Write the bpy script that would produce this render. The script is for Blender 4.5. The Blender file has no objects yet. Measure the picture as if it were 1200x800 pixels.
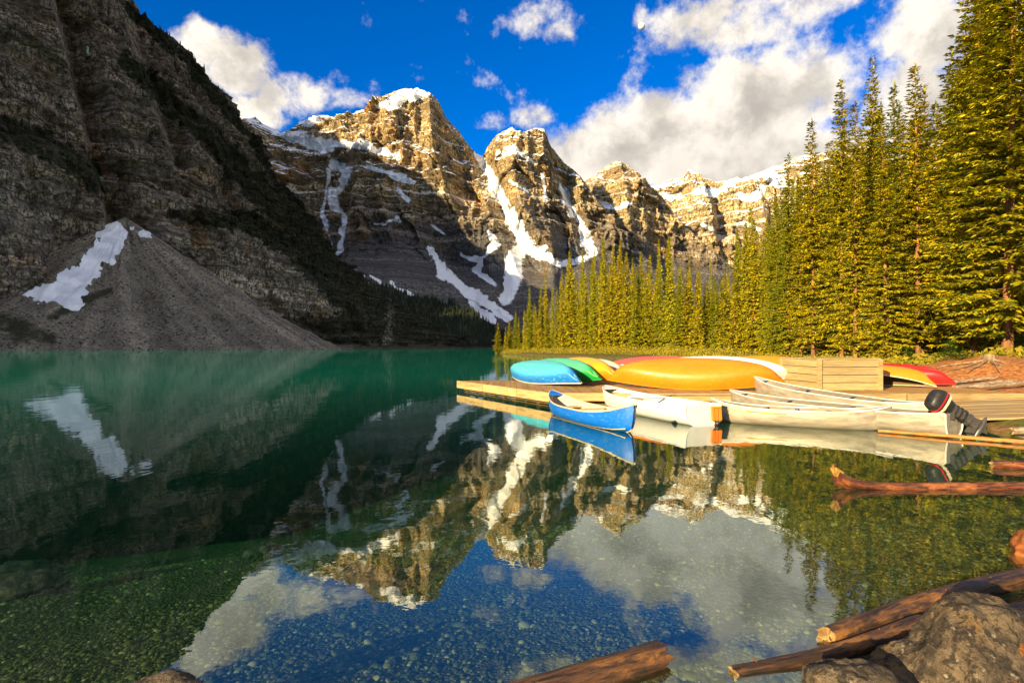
import bpy, bmesh, math, random
import numpy as np
from mathutils import Vector, Matrix

random.seed(7)
RNG = np.random.default_rng(7)
SC = bpy.context.scene
COL = SC.collection
R = math.radians
F, HZ, CX, CH = 667.0, 407.0, 600.0, 1.6      # focal in photo pixels, horizon row, centre column, eye height

# ------------------------------------------------------------------ camera
cd = bpy.data.cameras.new('camera')
cam = bpy.data.objects.new('camera', cd); COL.objects.link(cam)
cam.location = (0, 0, CH); cam.rotation_euler = (R(90), 0, 0)
cd.sensor_width = 36; cd.lens = F / 1200 * 36; cd.shift_y = (HZ - 400) / 1200
cd.clip_start = 0.05; cd.clip_end = 30000
SC.camera = cam

# ------------------------------------------------------------------ light and exposure
SUN_AZ, SUN_EL = R(40), R(15)                 # the sun stands to the left, a little behind the camera
TO_SUN = Vector((-math.sin(SUN_AZ) * math.cos(SUN_EL), -math.cos(SUN_AZ) * math.cos(SUN_EL), math.sin(SUN_EL)))
sd = bpy.data.lights.new('sun', 'SUN'); sun = bpy.data.objects.new('sun', sd); COL.objects.link(sun)
sd.energy = 5.0; sd.angle = R(0.5); sd.color = (1.0, 0.76, 0.42)
sun.rotation_euler = (-TO_SUN).to_track_quat('-Z', 'Y').to_euler()
SC.view_settings.view_transform = 'Standard'; SC.view_settings.look = 'None'
SC.view_settings.gamma = 1; SC.view_settings.exposure = 1.5
SC.cycles.use_denoising = True; SC.cycles.use_adaptive_sampling = True; SC.cycles.adaptive_threshold = 0.012
SC.cycles.max_bounces = 6; SC.cycles.diffuse_bounces = 3; SC.cycles.transparent_max_bounces = 8; SC.cycles.volume_bounces = 0
SC.cycles.sample_clamp_indirect = 6

# ------------------------------------------------------------------ node helper
class NT:
    def __init__(s, tree): s.t = tree; s.t.nodes.clear()
    def n(s, kind, **kw):
        nd = s.t.nodes.new(kind)
        ins = kw.pop('ins', {})
        for k, v in kw.items(): setattr(nd, k, v)
        for k, v in ins.items(): s.put(nd.inputs[k], v)
        return nd
    def put(s, sock, v):
        if hasattr(v, 'is_linked') or hasattr(v, 'links'): s.t.links.new(v, sock)
        else:
            if sock.type == 'RGBA' and len(v) == 3: v = (*v, 1)
            sock.default_value = v
    def m(s, op, a, b=0.0, c=None, clamp=False):
        nd = s.t.nodes.new('ShaderNodeMath'); nd.operation = op; nd.use_clamp = clamp
        s.put(nd.inputs[0], a); s.put(nd.inputs[1], b)
        if c is not None: s.put(nd.inputs[2], c)
        return nd.outputs[0]
    def v(s, op, a, b=(0, 0, 0)):
        nd = s.t.nodes.new('ShaderNodeVectorMath'); nd.operation = op
        s.put(nd.inputs[0], a)
        if op == 'SCALE': s.put(nd.inputs[3], b)
        elif op not in ('LENGTH', 'NORMALIZE'): s.put(nd.inputs[1], b)
        return nd.outputs['Value'] if op in ('LENGTH', 'DOT_PRODUCT') else nd.outputs[0]
    def ramp(s, f, lo, hi, a=0.0, b=1.0, smooth=True):
        nd = s.t.nodes.new('ShaderNodeMapRange'); nd.interpolation_type = 'SMOOTHSTEP' if smooth else 'LINEAR'
        s.put(nd.inputs[0], f); s.put(nd.inputs[1], lo); s.put(nd.inputs[2], hi); s.put(nd.inputs[3], a); s.put(nd.inputs[4], b)
        return nd.outputs[0]
    def mix(s, f, a, b, blend='MIX'):
        nd = s.t.nodes.new('ShaderNodeMix'); nd.data_type = 'RGBA'; nd.blend_type = blend
        s.put(nd.inputs[0], f); s.put(nd.inputs[6], a); s.put(nd.inputs[7], b)
        return nd.outputs[2]
    def noise(s, vec, scale, detail=6, rough=0.55, dist=0.0):
        nd = s.n('ShaderNodeTexNoise', ins={'Scale': scale, 'Detail': detail, 'Roughness': rough, 'Distortion': dist})
        if vec is not None: s.put(nd.inputs['Vector'], vec)
        return nd.outputs[0]
    def comb(s, x, y, z):
        nd = s.t.nodes.new('ShaderNodeCombineXYZ')
        for i, q in enumerate((x, y, z)): s.put(nd.inputs[i], q)
        return nd.outputs[0]
    def sep(s, v):
        nd = s.t.nodes.new('ShaderNodeSeparateXYZ'); s.put(nd.inputs[0], v); return nd.outputs
    def bump(s, h, dist=0.1, strength=1.0):
        return s.n('ShaderNodeBump', ins={'Height': h, 'Distance': dist, 'Strength': strength}).outputs[0]
    def shade(s, col, rough=0.8, bump=None, spec=0.3, **kw):
        p = s.n('ShaderNodeBsdfPrincipled', ins={'Base Color': col, 'Roughness': rough, 'Specular IOR Level': spec, **kw})
        if bump is not None: s.put(p.inputs['Normal'], bump)
        return p.outputs[0]
    def out(s, surf=None, vol=None):
        o = s.t.nodes.new('ShaderNodeOutputMaterial')
        if surf is not None: s.put(o.inputs[0], surf)
        if vol is not None: s.put(o.inputs[1], vol)

def mat(name):
    m = bpy.data.materials.new(name); m.use_nodes = True
    return m, NT(m.node_tree)

# ------------------------------------------------------------------ world: clear evening blue with sunlit cumulus
W = bpy.data.worlds.new('World'); SC.world = W; W.use_nodes = True
w = NT(W.node_tree)
sky = w.n('ShaderNodeTexSky', sky_type='NISHITA', sun_disc=False, sun_elevation=SUN_EL,
          sun_rotation=math.atan2(TO_SUN.x, TO_SUN.y), altitude=1900, air_density=1.0, dust_density=0.25, ozone_density=3.0)
skc = w.n('ShaderNodeHueSaturation', ins={'Saturation': 1.45, 'Value': 1.0, 'Color': sky.outputs[0]}).outputs[0]
skc = w.mix(1.0, skc, (0.40, 0.66, 0.92), 'MULTIPLY')
d_ = w.n('ShaderNodeTexCoord').outputs['Generated']
x_, y_, z_ = w.sep(d_)
az = w.m('ARCTAN2', x_, y_); el = w.m('ARCSINE', z_)
azel = w.comb(az, el, 0.0)
warp = w.noise(d_, 5.0, 5, 0.6)
blobs = [(238,56,38,30,1.0),(285,80,58,38,1.15),(335,108,56,30,1.05),(390,116,52,12,.62),(300,130,52,24,.95),
         (612,18,44,30,.58),(545,26,24,20,.48),(652,42,22,16,.46),(750,18,14,16,.46),
         (572,146,36,14,.50),(622,140,34,16,.58),(706,140,30,14,.6),(680,182,80,34,1.2),(780,165,120,62,1.5),(880,135,125,70,1.5),
         (960,105,70,56,1.2),(910,195,150,52,1.5),(812,92,38,22,.8),(872,18,115,40,1.05),(950,0,100,24,.9),(1085,45,80,66,1.0),
         (1062,124,70,72,1.2),(1130,170,130,115,1.3),(1240,60,120,120,1.0)]
dens = 0.0
for bx_, by_, rx, ry, wt in blobs:
    a0 = math.atan((bx_ - CX) / F); e0 = math.atan((HZ - by_) / F * math.cos(a0))
    q = w.v('MULTIPLY', w.v('SUBTRACT', azel, (a0, e0, 0)), (1 / (rx / F * math.cos(a0) ** 2), 1 / (ry / F * math.cos(a0)), 0))
    b = w.ramp(w.v('LENGTH', q), 0.25, 1.45, wt, 0.0)
    dens = w.m('MAXIMUM', dens, b)
# unseen rest of the sky: broken cumulus, its cover raised to add fill light
far = w.ramp(w.m('ABSOLUTE', az), R(46), R(60)); up = w.ramp(el, R(34), R(46)); oth = w.m('MAXIMUM', far, up)
gen = w.ramp(w.noise(w.v('MULTIPLY', d_, (1, 1, 1.6)), 2.2, 3, 0.5), 0.38, 0.58)
dens = w.m('MAXIMUM', dens, w.m('MULTIPLY', gen, oth))
fb = w.noise(w.v('ADD', d_, w.v('SCALE', w.comb(warp, warp, warp), 0.10)), 9.0, 10, 0.60)
fine = w.noise(d_, 24.0, 9, 0.64)
tot = w.m('ADD', w.m('ADD', dens, w.m('MULTIPLY', w.m('SUBTRACT', fb, 0.5), 2.5)), w.m('MULTIPLY', w.m('SUBTRACT', fine, 0.5), 1.5))
cov = w.ramp(tot, 0.30, 1.02)
sh2 = w.noise(w.v('ADD', w.v('ADD', d_, w.v('SCALE', w.comb(warp, warp, warp), 0.10)), (-0.035, 0.0, 0.035)), 9.0, 6, 0.55)
lit = w.ramp(w.m('SUBTRACT', fb, sh2), -0.16, 0.16)
thick = w.ramp(tot, 0.7, 1.6)
low = w.ramp(el, R(8), R(24))
lit = w.m('MULTIPLY', lit, w.m('ADD', 0.35, w.m('MULTIPLY', low, 0.65)))
lit = w.m('ADD', lit, w.m('MULTIPLY', w.m('SUBTRACT', 1.0, thick), 0.35), clamp=True)
ccol = w.mix(lit, (0.315, 0.285, 0.255), (0.63, 0.58, 0.51))
bg1 = w.n('ShaderNodeBackground', ins={'Color': skc, 'Strength': 0.083})
bg2 = w.n('ShaderNodeBackground', ins={'Color': ccol, 'Strength': 0.64})
mx = w.n('ShaderNodeMixShader', ins={0: cov, 1: bg1.outputs[0], 2: bg2.outputs[0]})
wo = w.n('ShaderNodeOutputWorld', ins={0: mx.outputs[0]})

# ------------------------------------------------------------------ numpy noise
def _h(ix, iy, iz):
    n = (ix.astype(np.int64) * 374761393 + iy.astype(np.int64) * 668265263 + iz.astype(np.int64) * 2147483647) & 0x7fffffff
    n = ((n ^ (n >> 13)) * 1274126177) & 0x7fffffff
    return ((n ^ (n >> 16)) & 0xffff).astype(np.float32) / 32767.5 - 1.0
def vnoise(x, y, z=None):
    x = np.asarray(x, np.float32); y = np.asarray(y, np.float32)
    z = np.zeros_like(x) if z is None else np.asarray(z, np.float32)
    ix, iy, iz = np.floor(x), np.floor(y), np.floor(z)
    fx, fy, fz = x - ix, y - iy, z - iz
    u, v, t = [q * q * q * (q * (q * 6 - 15) + 10) for q in (fx, fy, fz)]
    def c(a, b, d): return _h(ix + a, iy + b, iz + d)
    x00 = c(0,0,0) * (1 - u) + c(1,0,0) * u; x10 = c(0,1,0) * (1 - u) + c(1,1,0) * u
    x01 = c(0,0,1) * (1 - u) + c(1,0,1) * u; x11 = c(0,1,1) * (1 - u) + c(1,1,1) * u
    return (x00 * (1 - v) + x10 * v) * (1 - t) + (x01 * (1 - v) + x11 * v) * t
def fbm(x, y, z=None, o=4, g=0.5):
    a, s, f = 1.0, 0.0, 1.0
    for i in range(o):
        s = s + a * vnoise(x * f + 17.3 * i, y * f - 9.1 * i, None if z is None else z * f + 3.7 * i); a *= g; f *= 2.03
    return s
def ridged(x, y, z=None, o=4, g=0.5):
    a, s, f, n = 1.0, 0.0, 1.0, 0.0
    for i in range(o):
        s = s + a * (1 - np.abs(vnoise(x * f + 5.2 * i, y * f + 8.8 * i, None if z is None else z * f)) * 2); n += a; a *= g; f *= 2.1
    return s / n
def facet(x, y, seed=0.0, tilt=1.4):
    """piecewise planar blocks: every Voronoi cell is a plane with its own height and tilt"""
    ix, iy = np.floor(x), np.floor(y); best = np.full(x.shape, 9e9, np.float32); out = np.zeros(x.shape, np.float32)
    for a in (-1, 0, 1):
        for b in (-1, 0, 1):
            cx_, cy_ = ix + a, iy + b; k = np.full_like(cx_, seed)
            dx_ = x - cx_ - .5 - .45 * _h(cx_, cy_, k); dy_ = y - cy_ - .5 - .45 * _h(cx_, cy_, k + 1)
            d = dx_ * dx_ + dy_ * dy_; v = _h(cx_, cy_, k + 2) * .8 + tilt * (_h(cx_, cy_, k + 3) * dx_ + _h(cx_, cy_, k + 4) * dy_)
            near_ = d < best; out = np.where(near_, v, out); best = np.where(near_, d, best)
    return out
def sstep(a, b, x):
    t = np.clip((x - a) / (b - a), 0, 1); return t * t * (3 - 2 * t)
def seg_dist(px, py, pts):
    best = np.full(px.shape, 1e9, np.float32); wid = np.zeros(px.shape, np.float32)
    for p, q in zip(pts[:-1], pts[1:]):
        dx, dy = q[0] - p[0], q[1] - p[1]
        t = np.clip(((px - p[0]) * dx + (py - p[1]) * dy) / (dx * dx + dy * dy + 1e-9), 0, 1)
        d = np.hypot(px - p[0] - t * dx, py - p[1] - t * dy)
        if len(p) > 2:
            ww = p[2] + t * (q[2] - p[2]); d = d / ww
        best = np.minimum(best, d)
    return best
def inside(px, py, poly):
    r = np.zeros(px.shape, bool); n = len(poly)
    for i in range(n):
        x1, y1 = poly[i][:2]; x2, y2 = poly[(i + 1) % n][:2]
        if y1 == y2: continue
        c = ((y1 > py) != (y2 > py)) & (px < (x2 - x1) * (py - y1) / (y2 - y1) + x1)
        r ^= c
    return r

# ------------------------------------------------------------------ object helpers
def link(name, me, material, parent=None, smooth=False):
    o = bpy.data.objects.new(name, me); COL.objects.link(o)
    if material is not None: me.materials.append(material)
    if parent is not None: o.parent = parent
    if smooth: me.polygons.foreach_set('use_smooth', [True] * len(me.polygons))
    return o
def tag(o, label=None, cat=None, group=None, kind=None):
    if label: o['label'] = label
    if cat: o['category'] = cat
    if group: o['group'] = group
    if kind: o['kind'] = kind
    return o
def empty(name, loc=(0, 0, 0), rz=0.0):
    e = bpy.data.objects.new(name, None); COL.objects.link(e); e.location = loc; e.rotation_euler = (0, 0, rz)
    e.empty_display_size = 0.1
    return e
def mesh_np(name, co, faces):
    """co (n,3); faces (k,3) or (k,4) array"""
    me = bpy.data.meshes.new(name); k, m = faces.shape
    me.vertices.add(len(co)); me.vertices.foreach_set('co', np.ascontiguousarray(co, np.float32).ravel())
    me.loops.add(k * m); me.loops.foreach_set('vertex_index', np.ascontiguousarray(faces, np.int32).ravel())
    me.polygons.add(k); me.polygons.foreach_set('loop_start', np.arange(0, k * m, m, dtype=np.int32))
    me.polygons.foreach_set('loop_total', np.full(k, m, np.int32))
    me.update(calc_edges=True); me.validate()
    return me
def grid_faces(nr, nc):
    a = np.arange(nr * nc).reshape(nr, nc)
    return np.stack([a[:-1, :-1], a[:-1, 1:], a[1:, 1:], a[1:, :-1]], -1).reshape(-1, 4)
def attr(me, name, vals):
    at = me.attributes.new(name, 'FLOAT', 'POINT'); at.data.foreach_set('value', np.ascontiguousarray(vals, np.float32).ravel())
def grid_obj(name, X, Y, Z, material, smooth=True, flip=False, **at):
    f = grid_faces(*X.shape)
    if flip: f = f[:, ::-1]
    me = mesh_np(name, np.stack([X, Y, Z], -1).reshape(-1, 3), f)
    for k, v in at.items(): attr(me, k, v)
    return link(name, me, material, smooth=smooth)

class MB:
    """collects shapes into ONE mesh"""
    def __init__(s): s.v = []; s.f = []
    def add(s, vs, fs):
        o = len(s.v); s.v += [tuple(q) for q in vs]; s.f += [tuple(i + o for i in f) for f in fs]; return s
    def box(s, c, d, M=None, bev=0.0):
        x, y, z = (q / 2 for q in d)
        if bev > 0:
            b = min(bev, x * .9, y * .9, z * .9); vs = []
            for sz in (-1, 1):
                for zz, ins in (((z - b) if sz > 0 else z, 0 if sz > 0 else b), (z if sz > 0 else (z - b), b if sz > 0 else 0)):
                    for sx, sy in ((-1, -1), (1, -1), (1, 1), (-1, 1)):
                        vs.append((sx * (x - ins), sy * (y - ins), sz * zz))
            fs = [(3, 2, 1, 0), (12, 13, 14, 15)]
            for r in range(3):
                for i in range(4): fs.append((r * 4 + i, r * 4 + (i + 1) % 4, r * 4 + 4 + (i + 1) % 4, r * 4 + 4 + i))
        else:
            vs = [(sx * x, sy * y, sz * z) for sz in (-1, 1) for sx, sy in ((-1, -1), (1, -1), (1, 1), (-1, 1))]
            fs = [(3, 2, 1, 0), (4, 5, 6, 7)] + [(i, (i + 1) % 4, 4 + (i + 1) % 4, 4 + i) for i in range(4)]
        vs = [Vector(q) for q in vs]
        if M is not None: vs = [M @ q for q in vs]
        return s.add([q + Vector(c) for q in vs], fs)
    def tube(s, pts, rad, n=8, caps=True, flat=1.0):
        pts = [Vector(p) for p in pts]; rings = []
        rad = rad if hasattr(rad, '__len__') else [rad] * len(pts)
        for i, p in enumerate(pts):
            t = (pts[min(i + 1, len(pts) - 1)] - pts[max(i - 1, 0)]).normalized()
            a = t.cross(Vector((0, 0, 1)))
            if a.length < 1e-3: a = Vector((1, 0, 0))
            a.normalize(); b = a.cross(t).normalized()
            rings.append([p + (a * math.cos(k * 2 * math.pi / n) + b * math.sin(k * 2 * math.pi / n) * flat) * rad[i] for k in range(n)])
        vs = [q for r in rings for q in r]; fs = []
        for i in range(len(pts) - 1):
            for k in range(n): fs.append((i * n + k, i * n + (k + 1) % n, (i + 1) * n + (k + 1) % n, (i + 1) * n + k))
        if caps: fs += [tuple(range(n - 1, -1, -1)), tuple(range((len(pts) - 1) * n, len(pts) * n))]
        return s.add(vs, fs)
    def prism(s, poly, z0, z1):
        n = len(poly); vs = [(x, y, z0) for x, y in poly] + [(x, y, z1) for x, y in poly]
        return s.add(vs, [tuple(range(n - 1, -1, -1)), tuple(range(n, 2 * n))] + [(i, (i + 1) % n, n + (i + 1) % n, n + i) for i in range(n)])
    def build(s, name, material, parent=None, smooth=False, M=None):
        me = bpy.data.meshes.new(name); vs = s.v if M is None else [tuple(M @ Vector(q)) for q in s.v]
        me.from_pydata(vs, [], s.f); me.update()
        o = link(name, me, material, parent, False)
        if smooth: me.shade_smooth() if hasattr(me, 'shade_smooth') else None
        if smooth: me.set_sharp_from_angle(angle=R(38))
        return o
def copy_tree(o, parent=None):
    c = o.copy(); COL.objects.link(c); c.parent = parent
    for ch in list(o.children): copy_tree(ch, c)
    return c
def gp(px, py, z=0.0):
    D = (CH - z) * F / (py - HZ); return Vector(((px - CX) / F * D, D, z))

# ------------------------------------------------------------------ rock materials
def rock_mat(name, warm, grey, dark, period, snowthr, zfade=(0, 1), bscale=1.0, colz=None):
    m, t = mat(name)
    g = t.n('ShaderNodeNewGeometry'); P = g.outputs['Position']; N = g.outputs['Normal']
    x, y, z = t.sep(P)
    wv = t.m('MULTIPLY', t.m('SUBTRACT', t.noise(P, 0.010 / bscale, 4), 0.5), 40 * bscale)
    zz = t.m('ADD', t.m('ADD', z, wv), t.m('MULTIPLY', x, 0.03))
    zv = t.comb(t.m('MULTIPLY', x, 0.02), t.m('MULTIPLY', y, 0.02), zz)
    band = t.noise(zv, 1 / period, 3, 0.6)
    thin = t.noise(zv, 6.0 / period, 3, 0.6)
    big = t.noise(P, 0.006 / bscale, 5, 0.6)
    med = t.noise(P, 0.045 / bscale, 10, 0.72)
    fin = t.noise(P, 0.22 / bscale, 6, 0.7)
    dv = t.v('SCALE', t.comb(med, fin, 0.0), 9.0 * bscale)
    colv = t.v('MULTIPLY', t.v('ADD', P, dv), (1, 1, 0.24))
    vor = t.n('ShaderNodeTexVoronoi', feature='DISTANCE_TO_EDGE', ins={'Vector': colv, 'Scale': 0.085 / bscale}).outputs['Distance']
    crackv = t.ramp(vor, 0.015, 0.11, 1.0, 0.0)
    streak = t.noise(t.v('MULTIPLY', P, (1, 1, 0.10)), 0.075 / bscale, 6, 0.65)
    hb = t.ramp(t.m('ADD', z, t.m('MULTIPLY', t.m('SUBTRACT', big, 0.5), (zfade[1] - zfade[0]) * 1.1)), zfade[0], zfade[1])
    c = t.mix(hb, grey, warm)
    c = t.mix(t.ramp(band, 0.40, 0.60), t.mix(1.0, c, (0.62, 0.60, 0.60), 'MULTIPLY'), t.mix(1.0, c, (1.25, 1.22, 1.15), 'MULTIPLY'))
    c = t.mix(t.ramp(big, 0.54, 0.70, 0, .8), c, t.mix(1.0, c, (1.22, 0.90, 0.55), 'MULTIPLY'))
    c = t.mix(t.ramp(streak, 0.50, 0.66, 0, .58), c, dark)
    c = t.mix(t.ramp(med, 0.37, 0.53), t.mix(0.60, c, dark), c)
    c = t.mix(t.ramp(fin, 0.52, 0.68, 0, .7), c, t.mix(1.0, c, (1.45, 1.42, 1.38), 'MULTIPLY'))
    lines = t.m('MULTIPLY', t.ramp(thin, 0.53, 0.60), t.ramp(med, 0.36, 0.56, .35, 1.0))
    cr = t.m('MAXIMUM', t.m('MULTIPLY', lines, .85), t.m('MULTIPLY', crackv, t.ramp(band, .38, .55, .35, .9)))
    c = t.mix(t.m('MULTIPLY', cr, .9), c, dark)  # crevice contrast that light would give is put into the colour
    h = t.m('SUBTRACT', t.m('ADD', t.m('MULTIPLY', med, 1.6), t.m('MULTIPLY', fin, 0.6)), t.m('MULTIPLY', cr, .55))
    nz = t.sep(N)[2]
    at = t.n('ShaderNodeAttribute', attribute_name='snow').outputs['Fac']
    ledge = t.ramp(t.m('ADD', nz, t.m('MULTIPLY', t.m('SUBTRACT', med, 0.5), 1.1)), snowthr, snowthr + 0.10)
    ledge = t.m('MULTIPLY', ledge, t.n('ShaderNodeAttribute', attribute_name='ledge').outputs['Fac'])
    se = t.m('ADD', at, t.m('ADD', t.m('MULTIPLY', t.m('SUBTRACT', med, 0.5), 1.3), t.m('MULTIPLY', t.m('SUBTRACT', fin, 0.5), .6)))
    sn = t.m('MAXIMUM', t.ramp(se, 0.42, 0.56), ledge)
    veg = t.n('ShaderNodeAttribute', attribute_name='veg').outputs['Fac']
    c = t.mix(t.ramp(t.m('ADD', veg, t.m('MULTIPLY', t.m('SUBTRACT', med, 0.5), 1.8)), 0.45, 0.75, 0, .85), c, (0.018, 0.022, 0.008))
    c = t.mix(sn, c, (0.80, 0.83, 0.86))
    bp = t.bump(t.m('MULTIPLY', h, t.m('SUBTRACT', 1.0, t.m('MULTIPLY', sn, 0.85))), 10.0 * bscale, 1.0)
    t.out(t.shade(c, 0.9, bp, 0.15))
    return m

WARM, GREY, DARK = (0.68, 0.51, 0.255), (0.165, 0.145, 0.125), (0.062, 0.052, 0.042)

def pxy(X, Y, Z): return CX + F * X / np.maximum(Y, 1), HZ - F * (Z - CH) / np.maximum(Y, 1)

def terrace(z, P, k):
    q = z / P; fl = np.floor(q); fr = q - fl
    return P * (fl + sstep(1 - k, 1.0, fr))

def massif(name, crest, D0, ncol, nrow, talus_h, cots, nfac, features, snowlines, snowpolys, material, ledge_f, seed=0.0, dipk=0.03, xpad=(0, 0)):
    """a mountain front: columns of constant x run from the valley floor up to the crest, then down the far side"""
    cpx = np.array([c[0] for c in crest], float); cpy = np.array([c[1] for c in crest], float)
    cD = np.array([c[2] if len(c) > 2 else D0 for c in crest], float)
    xw = (cpx - CX) / F * cD; zw = CH + (HZ - cpy) / F * cD
    xs = np.linspace(xw[0], xw[-1], ncol)
    zc = np.interp(xs, xw, zw); yc = np.interp(xs, xw, cD)
    rough = fbm(xs / 60 + seed, xs * 0 + 3.3, o=5, g=.6)
    zc = zc + rough * 9 * nfac
    t = np.linspace(-0.02, 1, nrow)[:, None]
    X = np.repeat(xs[None], nrow, 0); Z = t * zc[None]
    wob = fbm(X / 260 + seed, Z / 260, o=3) * 26
    zt_in = Z + dipk * X + wob
    k1 = terrace(zt_in, 88.0, .30) - zt_in; k2 = terrace(zt_in + 13, 27.0, .34) - zt_in - 13
    mask = sstep(talus_h * .8, talus_h * 1.5, Z)
    topm = sstep(1.0, 0.93, t)
    k3 = terrace(zt_in + 5, 11.0, .36) - zt_in - 5
    zt = Z + mask * topm * (0.75 * k1 + 0.75 * k2 + 0.6 * k3)
    # run-out from the crest: cliff below the summit, talus at the foot
    cc, ct = cots
    run = np.where(zt > talus_h, cc * (zc[None] - zt), cc * (zc[None] - talus_h) + ct * (talus_h - zt))
    wx = X + fbm(X / 300, Z / 300 + seed, o=3) * 40
    b1 = ridged(wx / 260 + seed, Z / 1500 + 4, o=2)
    b2 = ridged(wx / 100 + 7 + seed, Z / 520, o=2)
    w2 = X + fbm(X / 60, Z / 60 + seed, o=3) * 12; z2 = Z + fbm(X / 60 + 9, Z / 60 + seed, o=3) * 12
    f1 = facet(w2 / 120, z2 / 170, 11 + seed); f2 = facet(w2 / 48, z2 / 62, 21 + seed); f3 = facet(w2 / 20, z2 / 21, 31 + seed); f4 = facet(w2 / 9, z2 / 8, 41 + seed)
    b4 = fbm(X / 14, Z / 9 + seed, o=4, g=.6)
    rel = (b1 * 95 + b2 * 34 + f1 * 26 + f2 * 13 + f3 * 6 + f4 * 2.5 + b4 * 3) * nfac * (0.15 + .85 * mask) * (0.12 + 0.88 * topm)
    Y = yc[None] - run - rel
    px, py = pxy(X, Y, Z)
    for pts, amp in features:
        d = seg_dist(px, py, pts); Y = Y - amp * np.clip(1 - d, 0, 1) * (0.05 + 0.95 * topm)
    px, py = pxy(X, Y, Z)
    n1 = fbm(px / 9, py / 9, o=4); n2 = fbm(px / 30 + 5, py / 30, o=3)
    sn = np.zeros_like(X)
    for pts in snowlines:
        sn = np.maximum(sn, np.clip(1.5 - seg_dist(px + n2 * 4 + n1 * 2, py + n1 * 3, pts) + n1 * .38 + n2 * .25, 0, 1.2) * .8)
    for poly in snowpolys:
        dd = seg_dist(px, py, [(p[0], p[1]) for p in poly] + [(poly[0][0], poly[0][1])])
        s_ = np.where(inside(px, py, poly), dd, -dd)
        sn = np.maximum(sn, sstep(-3.0, 3.0, s_ + n1 * 3.0))
    # far side
    back = 7; tb = np.linspace(0.12, 1, back)[:, None]
    Xb = np.repeat(xs[None], back, 0); Zb = (1 - tb) * zc[None]; Yb = yc[None] + tb * zc[None] * 1.0 - rel[-1][None]
    X = np.vstack([X, Xb]); Y = np.vstack([Y, Yb]); Z = np.vstack([Z, Zb])
    sn = np.vstack([sn, np.zeros_like(Xb)])
    lg = np.vstack([ledge_f(px, py) * sstep(talus_h * 1.2, talus_h * 2.0, Z[:nrow]), np.zeros_like(Xb)])
    o = grid_obj(name, X, Y, Z, material, smooth=False, snow=sn, ledge=lg, veg=np.zeros_like(sn))
    tag(o, kind='structure')
    return o

M_ROCK = rock_mat('sun_shade_limestone', WARM, (0.20, 0.205, 0.22), DARK, 52, 0.60, (330, 660))  # cool grey lower down paints in the tone of the shaded slopes
M_ROCKB = rock_mat('far_limestone', (0.66, 0.51, 0.28), (0.54, 0.44, 0.29), DARK, 70, 0.56, (200, 500), 1.3)

crest_main = [(180,300,2500),(240,215),(275,160),(288,146),(300,138),(312,149),(330,156),(345,151),(352,141),(372,136),(395,138),(428,131),(440,122),
              (456,113),(470,107),(490,103),(502,110),(514,117),(522,136),(532,148),(540,156),(551,174),(558,181),(566,181),(574,168),(588,157),
              (600,151),(611,158),(624,152),(638,154),(646,172),(656,184),(672,200),(690,222),(712,250),(740,285),(780,330),(830,380)]
crest_main = [c if len(c) > 2 else (c[0], c[1], 2500) for c in crest_main]
feat_main = [([(562,180,14),(574,210,15),(588,240,16),(603,268,17),(618,292,20),(630,312,24)], -95),
             ([(505,110,16),(508,140,18),(512,185,22),(530,240,30),(560,300,30)], 110),
             ([(398,190,14),(402,222,13),(398,256,12),(394,296,14)], -60),
             ([(610,158,14),(600,200,18),(612,250,22),(650,300,24)], 70),
             ([(664,215,9),(676,250,10),(690,290,13)], -70),
             ([(300,140,12),(315,190,20),(330,260,26)], 60),
             ([(440,125,10),(446,170,10)], -35),
             ([(585,335,18),(560,320,16),(530,305,14)], -40)]
snow_main = [[(388,166,4),(410,170,6),(440,174,6),(470,184,4)], [(460,206,3),(474,209,5),(486,212,3)],
             [(392,192,8),(404,204,9),(398,220,7),(392,232,5),(401,248,5),(403,262,4),(398,278,4),(393,296,4)],
             [(384,200,3),(380,270,2),(383,285,4)], [(420,195,2),(445,200,3),(470,207,3)],
             [(556,178,4),(566,192,6),(575,212,7),(586,238,8),(597,258,9),(610,276,10),(622,292,10),(640,298,8)],
             [(612,280,8),(604,304,10),(600,326,13),(596,348,9)],
             [(504,294,4),(516,312,7),(534,332,6),(556,346,6),(578,358,5),(600,372,5)],
             [(520,318,4),(545,345,4),(566,366,5),(582,376,4)], [(548,300,2),(562,306,4),(558,320,4),(578,332,4)],
             [(570,268,3),(582,286,4),(566,302,3)], [(470,222,2),(480,236,3)], [(505,262,2),(520,272,2)], [(440,262,2),(470,258,2)],
             [(664,222,3),(672,246,5),(684,274,6),(694,296,7)], [(585,182,2),(604,176,3),(628,190,2)], [(632,206,3),(640,232,4)],
             [(600,214,2),(618,226,2)], [(412,318,3),(424,326,3)], [(430,322,2),(446,334,2)], [(458,334,2),(486,348,2)], [(640,300,6),(660,310,5),(690,300,5)]]
poly_main = [[(432,131),(446,121),(468,107),(490,103),(503,110),(487,117),(470,124),(455,129),(442,128)],
             [(314,150),(330,157),(352,153),(378,160),(392,176),(378,182),(352,170),(330,162)],
             [(350,143),(366,136),(388,138),(376,145),(362,150)]]
def ledge_main(px, py): return np.clip(.55 + .6 * sstep(260, 150, py) - .5 * sstep(560, 420, px) * sstep(230, 300, py), 0, 1)
massif('mountain_main', crest_main, 2500, 710, 480, 330, (0.60, 1.42), 1.0, feat_main, snow_main, poly_main, M_ROCK, ledge_main, 0.0)

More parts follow.
